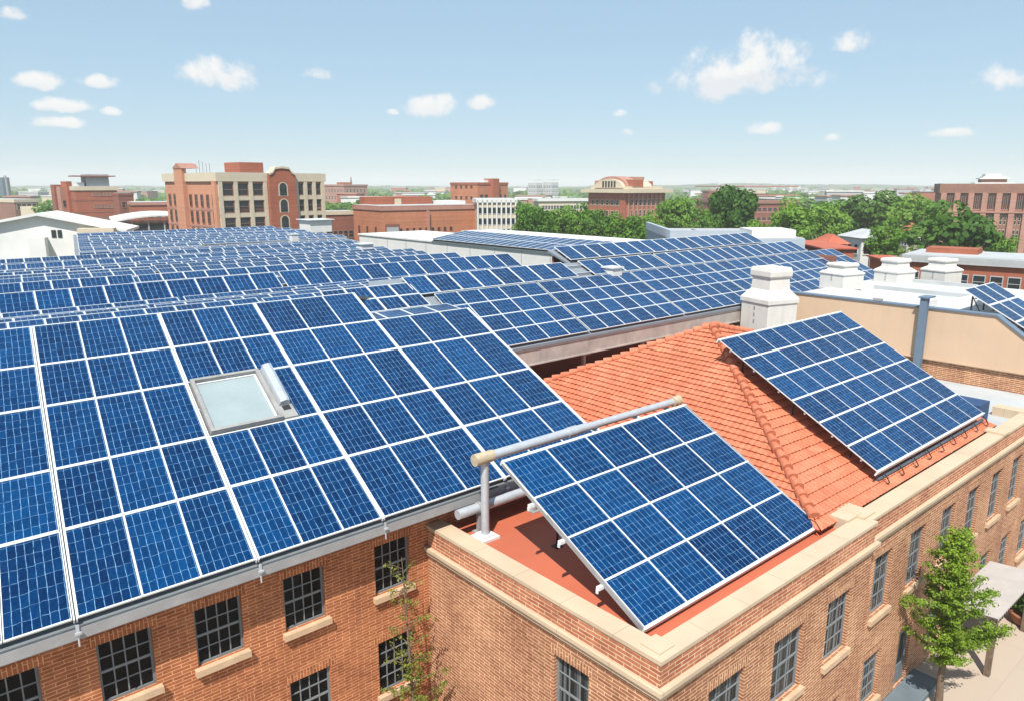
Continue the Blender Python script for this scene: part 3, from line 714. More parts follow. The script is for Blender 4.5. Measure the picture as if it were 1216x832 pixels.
# strips on the hall behind
qs = [(18.2,24.5),(24.5,31.6),(31.6,38.6),(38.6,47.0),(47.0,55.3)]
vq = [k*(27.42-QE)/c20/4 for k in range(5)]
ql = ['solar strip at the left end of the hall roof, next to the brick wing array',
      'second solar strip from the left on the hall roof above the pale fascia',
      'middle solar strip on the hall roof, above the peak of the orange tiles',
      'solar strip on the hall roof directly left of the nearest white chimney',
      'solar strip at the far right end of the hall roof behind the white chimneys']
for s, (x0, x1) in enumerate(qs):
    n = round((x1-x0)/1.2); xe = [x0+.05+(x1-x0-.1)*k/n for k in range(n+1)]
    solar_array(ql[s], 'solar strips on the hall roof', (0, QE, QZ+.14), R(20), 0, xe, vq, 0.2*c20, (0.02,0.028), 0.2, 0.4, (), 1)
def strip(label, group, x0, x1, y, z, tilt, slant, rows, pw=1.3, shear=0.15, fw=0.04, detail=1, skip=()):
    n = max(1, round((x1-x0)/pw)); xe = [x0+(x1-x0)*k/n for k in range(n+1)]
    return solar_array(label, group, (0,y,z), tilt, 0, xe, [slant*k/rows for k in range(rows+1)], shear, fw, 0.25, 0.4, skip, detail)
u2 = 'upper solar rows on the hall roof'
strip('low flat solar row filling the valley right of the brick wing ridge', u2, 14.1, 18.9, 25.0, 11.34, R(2), 1.35, 1, 1.25)
strip('small solar row of two tiers right of the brick wing ridge', u2, 13.9, 18.3, 26.4, 11.40, R(18), 2.35, 2, 1.1)
strip('left half of the upper solar row on the hall roof, a pink gap in it', u2, 18.3, 36.2, 27.47, qz(27.47)+.16, R(20), 1.75, 1, 1.25, skip={(8,0)})
strip('right half of the upper solar row on the hall roof, near the red roofed house', u2, 36.4, 52.6, 27.47, qz(27.47)+.16, R(20), 1.75, 1, 1.2)
strip('topmost short solar row on the hall roof in front of the blue grey shed', u2, 29.7, 49.5, 29.25, qz(29.25)+.18, R(20), 1.75, 1, 1.2)
# rows on the big flat roof
ordn = ['first','second','third','fourth','fifth','sixth','seventh','eighth','ninth','tenth','eleventh','twelfth','thirteenth','fourteenth','fifteenth','sixteenth','seventeenth','eighteenth','nineteenth','twentieth']
rows = []; y = 29.6
heights = [1.0, 1.1, 0.95, 1.1]
while y < 91:
    k = len(rows)
    if k == 6: rows.append((y, 0.15, 24, 2.0)); y += 2.2
    elif k == 11: rows.append((y, 0.12, 20, 1.6)); y += 1.8
    else:
        rows.append((y, random.uniform(.05,.36), random.uniform(5,14), random.uniform(1.08,1.4))); y += random.uniform(1.0, 1.28)
for k, (y, dz, tl, sl) in enumerate(rows):
    xl, xr = sea_left(y), sea_right(y)-random.uniform(.2,1.0)
    cuts = [xl]
    if k > 1 and xr-xl > 16: 
        c_ = xl+(xr-xl)*random.uniform(.35,.65); cuts += [c_]
    cuts.append(xr)
    for q in range(len(cuts)-1):
        side = '' if len(cuts) == 2 else (' left part of' if q == 0 else ' right part of')
        lb = 'low row of small blue panels far across the big flat roof'
        if k < 20:
            w_ = 'tall row' if k == 6 else 'row'
            lb = ('the' + side + ' the ' if side else '') + ordn[k] + ' ' + w_ + ' of blue panels behind the brick wing ridge'
            lb = lb.strip()
        a0, a1 = cuts[q]+(0.25 if q else 0), cuts[q+1]
        strip(lb, 'far rows of panels on the flat roof', a0, a1, y, SZ+dz+(random.uniform(-.06,.1) if q else 0), R(tl+(random.uniform(-2,2) if q else 0)), sl, 1, random.uniform(1.15,1.4) if y < 45 else random.uniform(.95,1.2), 0.1, 0.03, 1 if k < 9 else 0)

# ------------------------------------------------------------------ skylight in the third strip
def wl(x, v, n=0.0): return (x+SH*c20*v, v, n)
sk = thing('skylight', 'square pale roof skylight with metal frame set among the blue panels', 'skylight', (0, EY, EZ+0.14), (R(20),0,0))
X0, X1, V0, V1 = 5.97, 8.06, vy[2]+.03, vy[3]-.02
def ring(mb, x0, x1, v0, v1, t, n0, n1, mi=0):
    for (a,b,c,d) in ((x0,x1,v0,v0+t),(x0,x1,v1-t,v1),(x0,x0+t,v0+t,v1-t),(x1-t,x1,v0+t,v1-t)):
        q = [wl(a,c,n1),wl(b,c,n1),wl(b,d,n1),wl(a,d,n1)]; mb.face(q, None, mi)
        q2 = [wl(a,c,n0),wl(b,c,n0),wl(b,d,n0),wl(a,d,n0)]
        for k in range(4):
            j = (k+1) % 4; mb.face([q[j],q[k],q2[k],q2[j]], None, mi)
k = MB(); ring(k, X0, X1, V0, V1, 0.11, -0.05, 0.17); k.local('frame', M['skyframe'], sk)
k = MB(); ring(k, X0+.12, X1-.12, V0+.12, V1-.12, 0.05, -0.05, 0.06); k.local('sash', M['alu'], sk)
k = MB(); k.face([wl(X0+.17,V0+.17,.02),wl(X1-.17,V0+.17,.02),wl(X1-.17,V1-.17,.02),wl(X0+.17,V1-.17,.02)]); k.local('pane', M['skyglass'], sk)
k = MB(); k.face([wl(X0-.02,V0-.05,-.06),wl(X1+.42,V0-.05,-.06),wl(X1+.42,V1+.02,-.06),wl(X0-.02,V1+.02,-.06)]); k.local('flashing', M['skyframe'], sk)
k = MB()
q = [wl(X1+.02,V0,.10),wl(X1+.46,V0,.10),wl(X1+.40,V1-.05,.10),wl(X1+.02,V1-.05,.10)]; k.face(q); 
for i in range(4): j = (i+1) % 4; k.face([q[j],q[i],(q[i][0],q[i][1],-.05),(q[j][0],q[j][1],-.05)])
k.local('side_flashing', M['skyframe'], sk)
k = MB()
rowsq = []
for v, hgt in ((V0+.62,.16),(V0+.68,.20),(V1-.1,.26),(V1-.06,.2)):
    rowsq.append([wl(X1+.05,v,.11), wl(X1+.09,v,.08+hgt), wl(X1+.28,v,.12+hgt), wl(X1+.37,v,.08+hgt), wl(X1+.40,v,.11)])
k.grid(rowsq, 0, False); k.face(rowsq[0]); k.face(rowsq[-1][::-1]); k.local('blind_box', M['steel'], sk)
k = MB(); q = [wl(X1+.12,V0+.36,.106),wl(X1+.36,V0+.36,.106),wl(X1+.36,V0+.60,.106),wl(X1+.12,V0+.60,.106)]; k.face(q); k.local('vent_opening', M['dark'], sk)

# ------------------------------------------------------------------ pipe on a post above the deck array
pr = thing('pipe_rail', 'grey horizontal pipe with brass ends on a post above the deck array', 'pipe', (12.0,14.95,6.95))
k = MB(); k.tube([(11.72,14.92,9.32),(16.0,14.92,9.32)], .135, 18); k.tube([(15.3,14.92,9.32),(20.3,14.92,9.30)], .115, 18); k.build('pipe', M['steel'], pr)
k = MB(); k.tube([(15.1,14.92,9.32),(15.5,14.92,9.32)], .155, 18); k.build('coupling', M['steel'], pr)
k = MB(); k.tube([(11.62,14.92,9.32),(11.72,14.92,9.32),(12.25,14.92,9.32)], [.165,.17,.16], 18); k.build('end_fitting', M['brass'], pr)
k = MB(); k.tube([(20.15,14.92,9.30),(20.45,14.92,9.30)], .165, 18); k.tube([(20.35,14.92,9.30),(20.52,14.92,9.30)], .18, 18); k.build('end_fitting', M['brass'], pr)
k = MB(); k.tube([(12.0,14.95,6.99),(12.0,14.95,9.22)], .115, 18); k.build('post', M['steel'], pr)
k = MB(); k.box((11.70,14.67,6.954),(12.30,15.23,7.03)); k.box((11.78,14.74,7.03),(12.22,15.16,7.09)); o = k.build('base_plate', M['alu'], pr); bevel(o, .03, 2)
for x in (16.4, 18.3):
    k = MB(); k.tube([(x,14.92,9.2),(x,14.3,8.85)], .06, 8); k.box((x-.07,14.80,9.10),(x+.07,15.05,9.18)); k.build('bracket', M['steel'], pr)
k = MB(); k.tube([(19.9,14.95,7.3),(19.9,14.95,9.2)], .09, 12); k.build('post', M['steel'], pr)
lp = thing('pipe', 'short grey pipe lying along the wall foot behind the deck array', 'pipe', (13.5,15.95,6.95))
k = MB(); k.tube([(11.36,15.36,7.69),(17.0,15.36,7.69)], .14, 16); k.build('tube', M['steel'], lp)
for x in (12.1, 14.2):
    k = MB(); k.tube([(x-.05,15.36,7.69),(x+.05,15.36,7.69)], .165, 16); k.box((x-.04,15.30,6.985),(x+.04,15.42,7.56)); k.box((x-.14,15.22,6.954),(x+.14,15.50,6.985)); k.build('clamp', M['gutter'], lp)
k = MB()
for i, (a_, b_) in enumerate((((14.2,15.75,7.5),(14.5,15.55,8.35)),((14.5,15.8,7.42),(14.85,15.5,8.2)))):
    a_, b_ = Vector(a_), Vector(b_); m1 = a_.lerp(b_,.35)+Vector((.10,-.05,.05)); k.tube([a_, m1, b_], .03, 8)
k.build('cable', M['alu'], lp)
k = MB(); k.box((14.55,15.62,7.40),(14.95,15.92,7.52)); k.build('junction_box', M['white'], lp)

# ------------------------------------------------------------------ white stacks, beige building
def stack(label, cx, cy, zb, w, h, rot, group='white ventilation stacks'):
    t = thing('ventilation_stack', label, 'chimney', (cx,cy,zb), (0,0,rot), group)
    def loft(prof, name, mat='chim'):
        mb = MB(); rows_ = []
        for (hw, z) in prof: rows_.append([(-hw,-hw,z),(hw,-hw,z),(hw,hw,z),(-hw,hw,z)])
        mb.grid(rows_, 0, False, True); mb.face(rows_[-1]); mb.face(rows_[0][::-1]); o = mb.local(name, M[mat], t); bevel(o, .025, 2); return o
    a = w/2
    loft([(a,0),(a,.585*h)], 'shaft')
    loft([(a*1.06,.586*h),(a*1.06,.635*h),(a*.98,.66*h),(a*.74,.73*h),(a*.70,.745*h)], 'shoulder')
    loft([(a*.70,.746*h),(a*.66,.88*h)], 'neck')
    loft([(a*.72,.881*h),(a*.76,.90*h),(a*.76,.955*h),(a*.70,1.0*h)], 'cap')
    mb = MB()
    for zz in (.34,.42,.50): mb.box((-a-.01,-.05*a,zz*h),(-a+.02,.06*a,(zz+.045)*h))
    mb.local('vent_slot', M['gutter'], t)
    return t
P = lambda px, D: tuple(at(px, D))
p1 = P(924, 40.5)
stack('nearest and largest white stack, beside the left end of the beige wall', p1[0], p1[1], 7.6, 2.05, 4.55, R(-16))
p = P(1010, 45.5); stack('second white stack from the left, rising just behind the beige wall', p[0], p[1], 10.3, 1.75, 1.55, R(-14))
p = P(1074, 49.5); stack('third white stack from the left, in front of the red brick annex', p[0], p[1], 9.6, 1.75, 2.15, R(-14))
p = P(1131, 51.0); stack('rightmost white stack, standing before the small windows of the annex', p[0], p[1], 9.6, 1.78, 2.0, R(-14))

bb = thing('beige_building', 'beige rendered wall over brick with a white roof behind the tilted array', 'building', (48, 16, 0))
XB = 40.3
def extr(mb, prof, x0, x1):
    n = len(prof)
    mb.face([(x0,p[0],p[1]) for p in reversed(prof)], [(p[0],p[1]) for p in reversed(prof)]); mb.face([(x1,p[0],p[1]) for p in prof], [(p[0],p[1]) for p in prof])
    for i in range(n):
        a, b = prof[i], prof[(i+1) % n]; mb.face([(x0,*a),(x0,*b),(x1,*b),(x1,*a)], [(a[0],0),(b[0],0),(b[0],x1-x0),(a[0],x1-x0)])
k = MB(); extr(k, [(9.0,0),(9.0,8.02),(22.4,8.02),(22.4,0)], XB, 53.5); k.build('wall', M['brick_pale'], bb)
k = MB(); extr(k, [(9.0,7.97),(9.0,8.75),(11.35,10.40),(22.4,10.40),(22.4,7.97)], XB-.09, XB+.25); k.build('upper_wall', M['beige'], bb)
k = MB(); extr(k, [(9.0,8.021),(9.0,8.55),(11.4,10.2),(22.3,10.2),(22.3,8.021)], XB+.251, 53.5); k.build('roof', M['paleroof'], bb)
k = MB(); 
for a, b in (((11.35,10.402),(22.45,10.402)),((8.95,8.73),(11.35,10.402))):
    extr(k, [a, b, (b[0],b[1]+.07), (a[0],a[1]+.07)], XB-.16, XB+.32)
k.build('coping', M['bluesteel'], bb)
k = MB(); k.box((XB-.15,9.0,7.86),(XB-.09,22.4,7.965)); k.build('drip_band', M['beige'], bb)
k = MB(); k.box((41.5,15.0,10.21),(43.0,21.0,10.55)); k.box((44.5,12.5,10.21),(47,14.5,10.5)); o = k.build('roof_kerb', M['whiteroof'], bb); bevel(o,.06,2)
k = MB(); k.box((XB-.13,16.7,10.5),(XB+.05,17.15,10.62)); k.build('vent_cover', M['gutter'], bb)
for (x_, y_) in ((47,17.5),(52,19)):
    k = MB(); k.box((x_,y_-3,10.2),(x_+.25,y_+2.6,10.42)); k.build('roof_kerb', M['greyroof'], bb)
ps = thing('steel_post', 'blue grey steel post leaning slightly in front of the beige wall', 'post', (39.9,14.5,6.9))
k = MB(); k.box((39.78,14.33,6.9),(39.83,14.67,10.95)); k.box((40.03,14.33,6.9),(40.08,14.67,10.95)); k.box((39.83,14.36,6.9),(40.03,14.64,10.95)); k.build('shaft', M['bluesteel'], ps)
k = MB(); k.box((39.7,14.25,10.95),(40.6,14.75,11.02)); k.build('cap_plate', M['bluesteel'], ps)
k = MB(); k.box((39.65,14.2,6.905),(40.2,14.8,6.95)); k.build('base_plate', M['bluesteel'], ps)
solar_array('small tilted solar array at the right edge, above the beige wall', None, (41.0,8.4,8.75), R(29), 0, [1.42*i for i in range(4)], [1.37*i for i in range(5)], 0.0, 0.05, 0.2, 0.3)
arr3 = [o for o in col.objects if o.name.startswith('solar_array')][-1]
for x in (.3, 2.1, 3.9):
    for y in (1.2, 3.2, 5.0):
        pw = Matrix.LocRotScale(Vector((41.0,8.4,8.75)), Euler((R(29),0,0)), None) @ Vector((x,y,-.1)); k = MB()
        zb = 10.2 if pw.y > 11.4 else 8.55+(pw.y-9)*0.6875
        k.tube([(pw.x,pw.y,zb-.02),tuple(pw)], .04, 8); k.tube([(pw.x,pw.y-.5,zb-.02 if pw.y>11.9 else zb-.36),tuple(pw)], .025, 6); k.build('support_leg', M['dark'], arr3)
bx = thing('equipment_box', 'blue covered equipment box on the grey flat roof behind the tilted array', 'box', (34.5,10.3,6.9))
k = MB(); k.box((33.5,9.62,6.93),(34.72,10.75,7.72)); o = k.build('cover', M['bluebox'], bx); bevel(o,.05,2)
k = MB(); k.box((33.55,9.66,6.902),(34.68,10.7,6.93)); k.build('base', M['greyroof'], bx)

# ------------------------------------------------------------------ street side: canopy, kerb, planter
cn = thing('canopy', 'pale corrugated entrance canopy on wooden posts against the brick facade', 'canopy', (29,7,0))
k = MB(); rws = []
nx_ = 44
for s in range(2):
    y, z = (8.0, 2.15) if s else (6.35, 2.3)
    rws.append([(27.0+4.6*i/nx_, y, z+0.05*math.cos(math.pi*i)) for i in range(nx_+1)])
k.grid(rws, 0, False)
k.grid([[(p[0],p[1],p[2]-.03) for p in r_] for r_ in reversed(rws)], 0, False)
k.build('sheet', M['corr'], cn)
for (x, y) in ((27.3,6.5),(31.3,6.5)):
    k = MB(); k.box((x-.09,y-.09,0.004),(x+.09,y+.09,2.12)); k.build('post', M['bark'], cn)
k = MB(); k.box((27.05,6.45,2.122),(31.55,6.55,2.21)); k.build('beam', M['bark'], cn)
k = MB(); k.box((27.05,7.85,1.99),(31.55,7.95,2.07)); k.build('beam', M['bark'], cn)
kb_ = MB(); kb_.box((21.6,7.42,0.006),(25.6,YF-.02,.13)); kb_.box((21.6,7.36,0.006),(25.6,7.42,.17)); o = kb_.build('kerb_plinth', M['pavement_edge']); bevel(o,.02,2); tag(o, 'blue grey plinth slab along the brick wall foot beside the street tree', 'plinth')

def leaves(mb, centre, rad, n, size, flat=0.6, shell=0.55, mi=0):
    cx, cy, cz = centre
    for _ in range(n):
        d = Vector((random.gauss(0,1),random.gauss(0,1),random.gauss(0,1))).normalized()
        r = (shell+(1-shell)*random.random())
        p = Vector((cx+d.x*rad[0]*r, cy+d.y*rad[1]*r, cz+d.z*rad[2]*r))
        nrm = (d+Vector((random.uniform(-1,1),random.uniform(-1,1),random.uniform(-.2,1.3)))*flat).normalized()
        u = nrm.orthogonal().normalized(); u = (Matrix.Rotation(random.uniform(0,6.28),3,nrm) @ u); w_ = nrm.cross(u)
        s = size*random.uniform(.6,1.3)
        mb.face([p-u*s*.5, p+w_*s*.32, p+u*s*.5, p-w_*s*.32], None, mi)
pl = thing('planter', 'round terracotta planter with a low bush beyond the canopy', 'planter', (32.0,6.55,0))
k = MB(); prof = [(.42,0.004),(.58,.1),(.66,.38),(.72,.42),(.72,.5),(.62,.5),(.58,.42)]
k.grid([[(32.0+r_*math.cos(a*math.pi/10),6.55+r_*math.sin(a*math.pi/10),z) for a in range(20)] for r_, z in prof], 0, True, True)
k.face([(32.0+.58*math.cos(a*math.pi/10),6.55+.58*math.sin(a*math.pi/10),.42) for a in range(20)]); k.build('pot', M['terra_pot'], pl)
k = MB(); leaves(k, (32.0,6.55,1.0), (.85,.85,.6), 900, .2, .8, .35); k.build('foliage', M['leaf'], pl)

# ------------------------------------------------------------------ street tree by the facade
random.seed(21)
st = thing('street_tree', 'slender leafy green tree on the pavement beside the brick facade', 'tree', (24.25,7.15,0))
tb = Vector((24.28,6.95,0)); top = Vector((23.95,6.95,6.4))
tk = MB(); tp = [tb, Vector((24.22,6.98,1.2)), Vector((24.2,6.95,2.4)), Vector((24.1,6.95,4.0)), top]
tk.tube(tp, [.13,.10,.085,.055,.015], 10)
fm = MB()
def spray(start, d, ln, n, lf):
    pts = [start]; cur = start.copy(); dd = d.normalized()
    for i in range(4):
        dd = (dd+Vector((random.uniform(-.15,.15),random.uniform(-.15,.15),random.uniform(-.02,.16)))).normalized(); cur = cur+dd*ln/4; pts.append(cur.copy())
    tk.tube(pts, [.035,.028,.02,.013,.006], 6, 0, False)
    for i in range(n):
        t = random.random()**.7*4; a = min(int(t), 3); p = pts[a].lerp(pts[a+1], t-a)
        leaves(fm, p, (.24,.24,.13), lf*3, .088, .8, .1)
for i in range(95):
    z = 1.6+4.65*(i/95); f = (z-1.6)/4.8
    rad = 1.28*(1-f)**.75*min(1, .5+f*3.2)+.12; a = i*2.4+random.uniform(-.4,.4)
    c = tp[2].lerp(tp[4], (z-2.4)/4.0) if z > 2.4 else Vector((24.2,6.95,z))
    spray(Vector((c.x,c.y,z)), Vector((math.cos(a),math.sin(a),.35)), rad*random.choice((.55,.8,1.0,1.15,1.35)), int(8*rad+3), 8)
spray(Vector((24.2,6.95,2.3)), Vector((.9,-.75,.02)), 1.9, 34, 9); spray(Vector((24.2,6.95,2.6)), Vector((.8,-1.0,.1)), 1.8, 32, 9)
spray(Vector((24.2,6.95,2.2)), Vector((.95,-.5,-.02)), 1.8, 30, 9); spray(Vector((24.1,6.95,3.9)), Vector((.9,-.9,.2)), 1.3, 22, 9)
tk.build('trunk', M['bark'], st); fm.build('crown', M['leaf_near'], st)
# sapling in the court
sp = thing('sapling', 'thin sparse young tree in front of the red brick wing windows', 'tree', (9.62,15.3,0))
tk, fm = MB(), MB()
bp = [Vector(p) for p in ((9.75,15.2,0),(9.68,15.2,2),(9.62,15.25,4),(9.56,15.3,6),(9.50,15.3,7.1))]
tk.tube(bp, [.06,.05,.035,.022,.008], 8)
for i in range(44):
    z = .9+6.0*(i/44)**1.0; a = i*2.4; t = z/7.1*4; q = min(int(t),3); c = bp[q].lerp(bp[q+1], t-q); c.z = z
    ln = (1.05 if z < 3.6 else .7 if z < 5.4 else .45)*random.uniform(.6,1.15); d = Vector((math.cos(a),math.sin(a)*.7-.1,.45)).normalized()
    e_ = c+d*ln; tk.tube([c, c.lerp(e_,.5)+Vector((0,0,.04)), e_], [.012,.009,.004], 5, 0, False)
    for m in range(11 if z < 3.9 else 5): leaves(fm, c.lerp(e_, random.uniform(.3,1.05)), (.16,.16,.12), 7 if z < 3.2 else 4, .085, .9, .1)
for m in range(46): leaves(fm, (9.65+random.gauss(0,.14),15.25+random.gauss(0,.14),random.uniform(3.0,4.4)), (.2,.2,.18), 8, .09, .9, .1)
for m in range(110): leaves(fm, (9.75+random.gauss(0,.45),15.2+random.gauss(0,.3),random.uniform(1.6,2.5)), (.22,.22,.16), 9, .10, .9, .1)
tk.build('trunk', M['bark'], sp); fm.build('foliage', M['leaf_sap'], sp)

# ------------------------------------------------------------------ buildings of the city behind
HORIZ = lambda D, py: zat(608, py, D)
class Far:
    """a building on a rectangular plan: near corner at a picture column and distance, right face along local x, left face along local y"""
    def __init__(s, name, label, px, D, rz_, pxr, pxl, mat, ztop, zbase=0.0, cat='building', group=None, Ly=None):
        c = at(px, D); rz_ = math.atan2(c.y, c.x)-math.pi/2+rz_; s.c = c; s.rz = rz_; s.t = thing(name, label, cat, (c.x,c.y,zbase), (0,0,rz_), group)
        ux = Vector((math.cos(rz_), math.sin(rz_))); uy = Vector((-math.sin(rz_), math.cos(rz_)))
        def hit(u, p):
            r = at(p, 1.0); n = Vector((-r.y, r.x)); return -(c.dot(n))/(u.dot(n))
        s.Lx = abs(hit(ux, pxr)); s.Ly = Ly or abs(hit(uy, pxl)); s.h = ztop-zbase; s.mat = mat; s.zb = zbase
        mb = MB(); mb.box((0,0,0),(s.Lx,s.Ly,s.h)); s.wall = mb.local('wall', M[mat], s.t)
        s.D = D
    def box(s, name, a, b, mat, bev=0):
        mb = MB(); mb.box(a, b); o = mb.local(name, M[mat], s.t)
        if bev: bevel(o, bev, 2)
        return o
    def roofline(s, mat='fcream', hgt=0.6, out=0.35, name='cornice'):
        s.box(name, (-out,-out,s.h-hgt), (s.Lx+out,s.Ly+out,s.h+.25), mat)
        s.box('roof', (.2,.2,s.h+.252), (s.Lx-.2,s.Ly-.2,s.h+.30), 'greyroof')
    def win(s, face, u, z, w, h, frame='fcream', pane='fpane', bars=1):
        key = ('fw', frame, pane, bars)
        if key not in MC:
            mb = MB(); f = .07
            mb.box((0,-.06,0),(f,.02,1)); mb.box((1-f,-.06,0),(1,.02,1)); mb.box((f,-.06,0),(1-f,.02,f)); mb.box((f,-.06,1-f),(1-f,.02,1))
            for i in range(1, bars+1): mb.box((f,-.05,i/(bars+1)-.02),(1-f,.02,i/(bars+1)+.02))
            a = mb.mesh('window', [M[frame]]); p = MB(); p.face([(f,-.02,f),(1-f,-.02,f),(1-f,-.02,1-f),(f,-.02,1-f)]); MC[key] = (a, p.mesh('pane', [M[pane]]))
        a, p = MC[key]
        if face == 'r': o = link('window', a, s.t, (u,-.03,z), (0,0,0), (w,1,h))
        else: o = link('window', a, s.t, (-.03,u+w,z), (0,0,R(-90)), (w,1,h))
        link('pane', p, o)
    def wins(s, face, n, m, z0, dz, w, h, m0=.06, m1=.94, **kw):
        Lf = s.Lx if face == 'r' else s.Ly
        for j in range(m):
            if z0+j*dz+h > s.h-.3: break
            for i in range(n):
                u = Lf*(m0+(m1-m0)*(i+.5)/n)-w/2; s.win(face, u, z0+j*dz, w, h, **kw)
    def bands(s, zs, mat='fcream', t=.25, out=.06):
        for z in zs: s.box('string_course', (-out,-out,z), (s.Lx+out,s.Ly+out,z+t), mat)

# main warehouse
b = Far('brick_warehouse', 'large orange brick warehouse with cream framed window bays and a brick penthouse', 258, 112, R(25), 384, 196, 'fb_tan', 17.9)
b.roofline('fcream', 1.0, .3)
Z0, fl = 7.0, 2.5
# cream frame on the right face
bay0, bay1 = b.Lx*.435, b.Lx*.70
for (a0, a1) in ((0, bay0), (bay1, b.Lx)):
    nb = 3; wd = (a1-a0)
    for i in range(nb+1):
        x = a0+.02+(wd-.6-.04)*i/nb; b.box('pilaster', (x,-.28,0), (x+.6,-.001,b.h-1.0), 'fcream')
    for j in range(1,7): z = j*fl-.27; b.box('string_course', (a0+.02,-.22,z-.6), (a1-.02,-.001,z+.02), 'fcream')
    for j in range(2,7):
        for i in range(nb):
            x = a0+.62+(wd-.64)*i/nb; b.win('r', x+.04, j*fl-.23, (wd-.64)/nb-.68, 1.9, 'fb_brown', 'fpane', 1)
mb = MB(); hh = b.h-.1; mm = (bay0+bay1)/2; q = [(bay0+.05,0),(bay1-.05,0),(bay1-.05,hh),(bay1-.8,hh+.35),(mm+1.2,hh+.95),(mm,hh+1.1),(mm-1.2,hh+.95),(bay0+.8,hh+.35),(bay0+.05,hh)]
mb.face([(x,-.75,z) for x, z in q]); mb.face([(x,.6,z) for x, z in reversed(q)])
for i in range(len(q)): j = (i+1) % len(q); mb.face([(q[j][0],-.75,q[j][1]),(q[i][0],-.75,q[i][1]),(q[i][0],.6,q[i][1]),(q[j][0],.6,q[j][1])])
mb.local('gable_bay', M['fb_red'], b.t)
mb = MB()
for (x0_,z0_),(x1_,z1_) in zip(q[2:8], q[3:9]): mb.face([(x0_,-.9,z0_),(x1_,-.9,z1_),(x1_,-.9,z1_+.3),(x0_,-.9,z0_+.3)]); mb.face([(x0_,-.9,z0_+.3),(x1_,-.9,z1_+.3),(x1_,.7,z1_+.3),(x0_,.7,z0_+.3)])
mb.local('gable_coping', M['fcream'], b.t)
for j in range(2, 7):
    z = j*fl+.7; k = MB(); n_ = 8; wv = 1.2
    pts = [(mm-wv/2,z-.9),(mm+wv/2,z-.9),(mm+wv/2,z+.4)]+[(mm+wv/2*math.cos(math.pi*i/n_), z+.4+wv/2*math.sin(math.pi*i/n_)) for i in range(1,n_)]+[(mm-wv/2,z+.4)]
    k.face([(x,-.80,zz) for x, zz in pts]); o = k.local('arched_window', M['fpane'], b.t)
    k = MB(); pi_ = [(mm+(x-mm)*1.35, z+(zz-z)*1.12) for x, zz in pts]; k.face([(x,-.77,zz) for x, zz in pi_]); k.local('surround', M['fcream'], o)
# left face: brick bays
b.wins('l', 9, 6, .6, fl, .9, 1.9, .03, .97, frame='fb_dark', pane='fpane')
b.bands([2*fl+.1, 3*fl+.1, 4*fl+.1, 5*fl+.1], 'fb_pink', .3, .05)
yb = b.Ly*.55; b.box('pier', (-.7,yb,0), (-.001,yb+3.0,b.h+1.0), 'fb_tan'); b.box('pier', (-.45,.0,0), (-.001,1.0,b.h-.9), 'fb_tan')
k = MB(); k.face([(-.8,yb-.3,b.h+1.0),(-.8,yb+3.3,b.h+1.0),(-.8,yb+1.5,b.h+1.8)]); k.face([(2,yb+3.3,b.h+1.0),(2,yb-.3,b.h+1.0),(2,yb+1.5,b.h+1.8)]); k.face([(-.8,yb-.3,b.h+1.0),(-.8,yb+1.5,b.h+1.8),(2,yb+1.5,b.h+1.8),(2,yb-.3,b.h+1.0)]); k.face([(-.8,yb+3.3,b.h+1.0),(2,yb+3.3,b.h+1.0),(2,yb+1.5,b.h+1.8),(-.8,yb+1.5,b.h+1.8)]); k.local('gable_roof', M['fb_pink'], b.t)
b.box('penthouse', (b.Lx*.30,b.Ly*.18,b.h), (b.Lx*.52,b.Ly*.45,b.h+1.9), 'fb_red')
for i in range(5):
    k = MB(); x = b.Lx*(.02+.03*i); k.tube([(x,b.Ly*.4,b.h+.3),(x,b.Ly*.4,b.h+1.2+random.random()*1.2)], .05, 5); k.local('antenna', M['gutter'], b.t)

b = Far('brick_building', 'red brick block with faceted face and a pale box on its roof', 88, 185, R(8), 138, 82, 'fb_red', HORIZ(185,223))
b.roofline('fcream', .7, .2); b.wins('r', 3, 6, 2.0, 2.9, 2.6, .9, .45, .95, frame='fb_pink', pane='fb_brown'); b.bands([i*2.9+.9 for i in range(7)], 'fb_dark', .25, .05)
b.box('roof_plant', (b.Lx*.3,1,b.h+.3), (b.Lx*.85,8,b.h+3.2), 'fgrey', .2); b.box('roof_plant', (b.Lx*.05,1,b.h+.3), (b.Lx*.25,5,b.h+1.2), 'fwhite')
b = Far('brick_building', 'narrow brick stair towers left of the faceted red block', 70, 190, R(20), 83, 62, 'fb_pink', HORIZ(190,222))
b.box('tower', (b.Lx*.45,-1.5,0), (b.Lx*.95,2,b.h+1.3), 'fb_red'); b.box('tower', (-.5,b.Ly*.5,0), (1.2,b.Ly,b.h+.5), 'fb_dark'); b.wins('r', 2, 5, 2, 3, .6, 1.6, frame='fb_dark')
b = Far('brick_building', 'lower brick wing attached right of the faceted red block', 139, 180, R(20), 157, 132, 'fb_dark', HORIZ(180,231)); b.wins('r', 2, 4, 2, 3, .8, 1.5, frame='fb_pink'); b.roofline('fb_dark', .3, .1)
b = Far('brick_building', 'long low red brick building with small round topped windows left of the warehouse', 154, 165, R(4), 235, 150, 'fb_red', HORIZ(165,242)); b.wins('r', 7, 2, 5, 4.2, 1.3, 1.7, frame='fb_pink'); b.roofline('fb_pink', .4, .2)
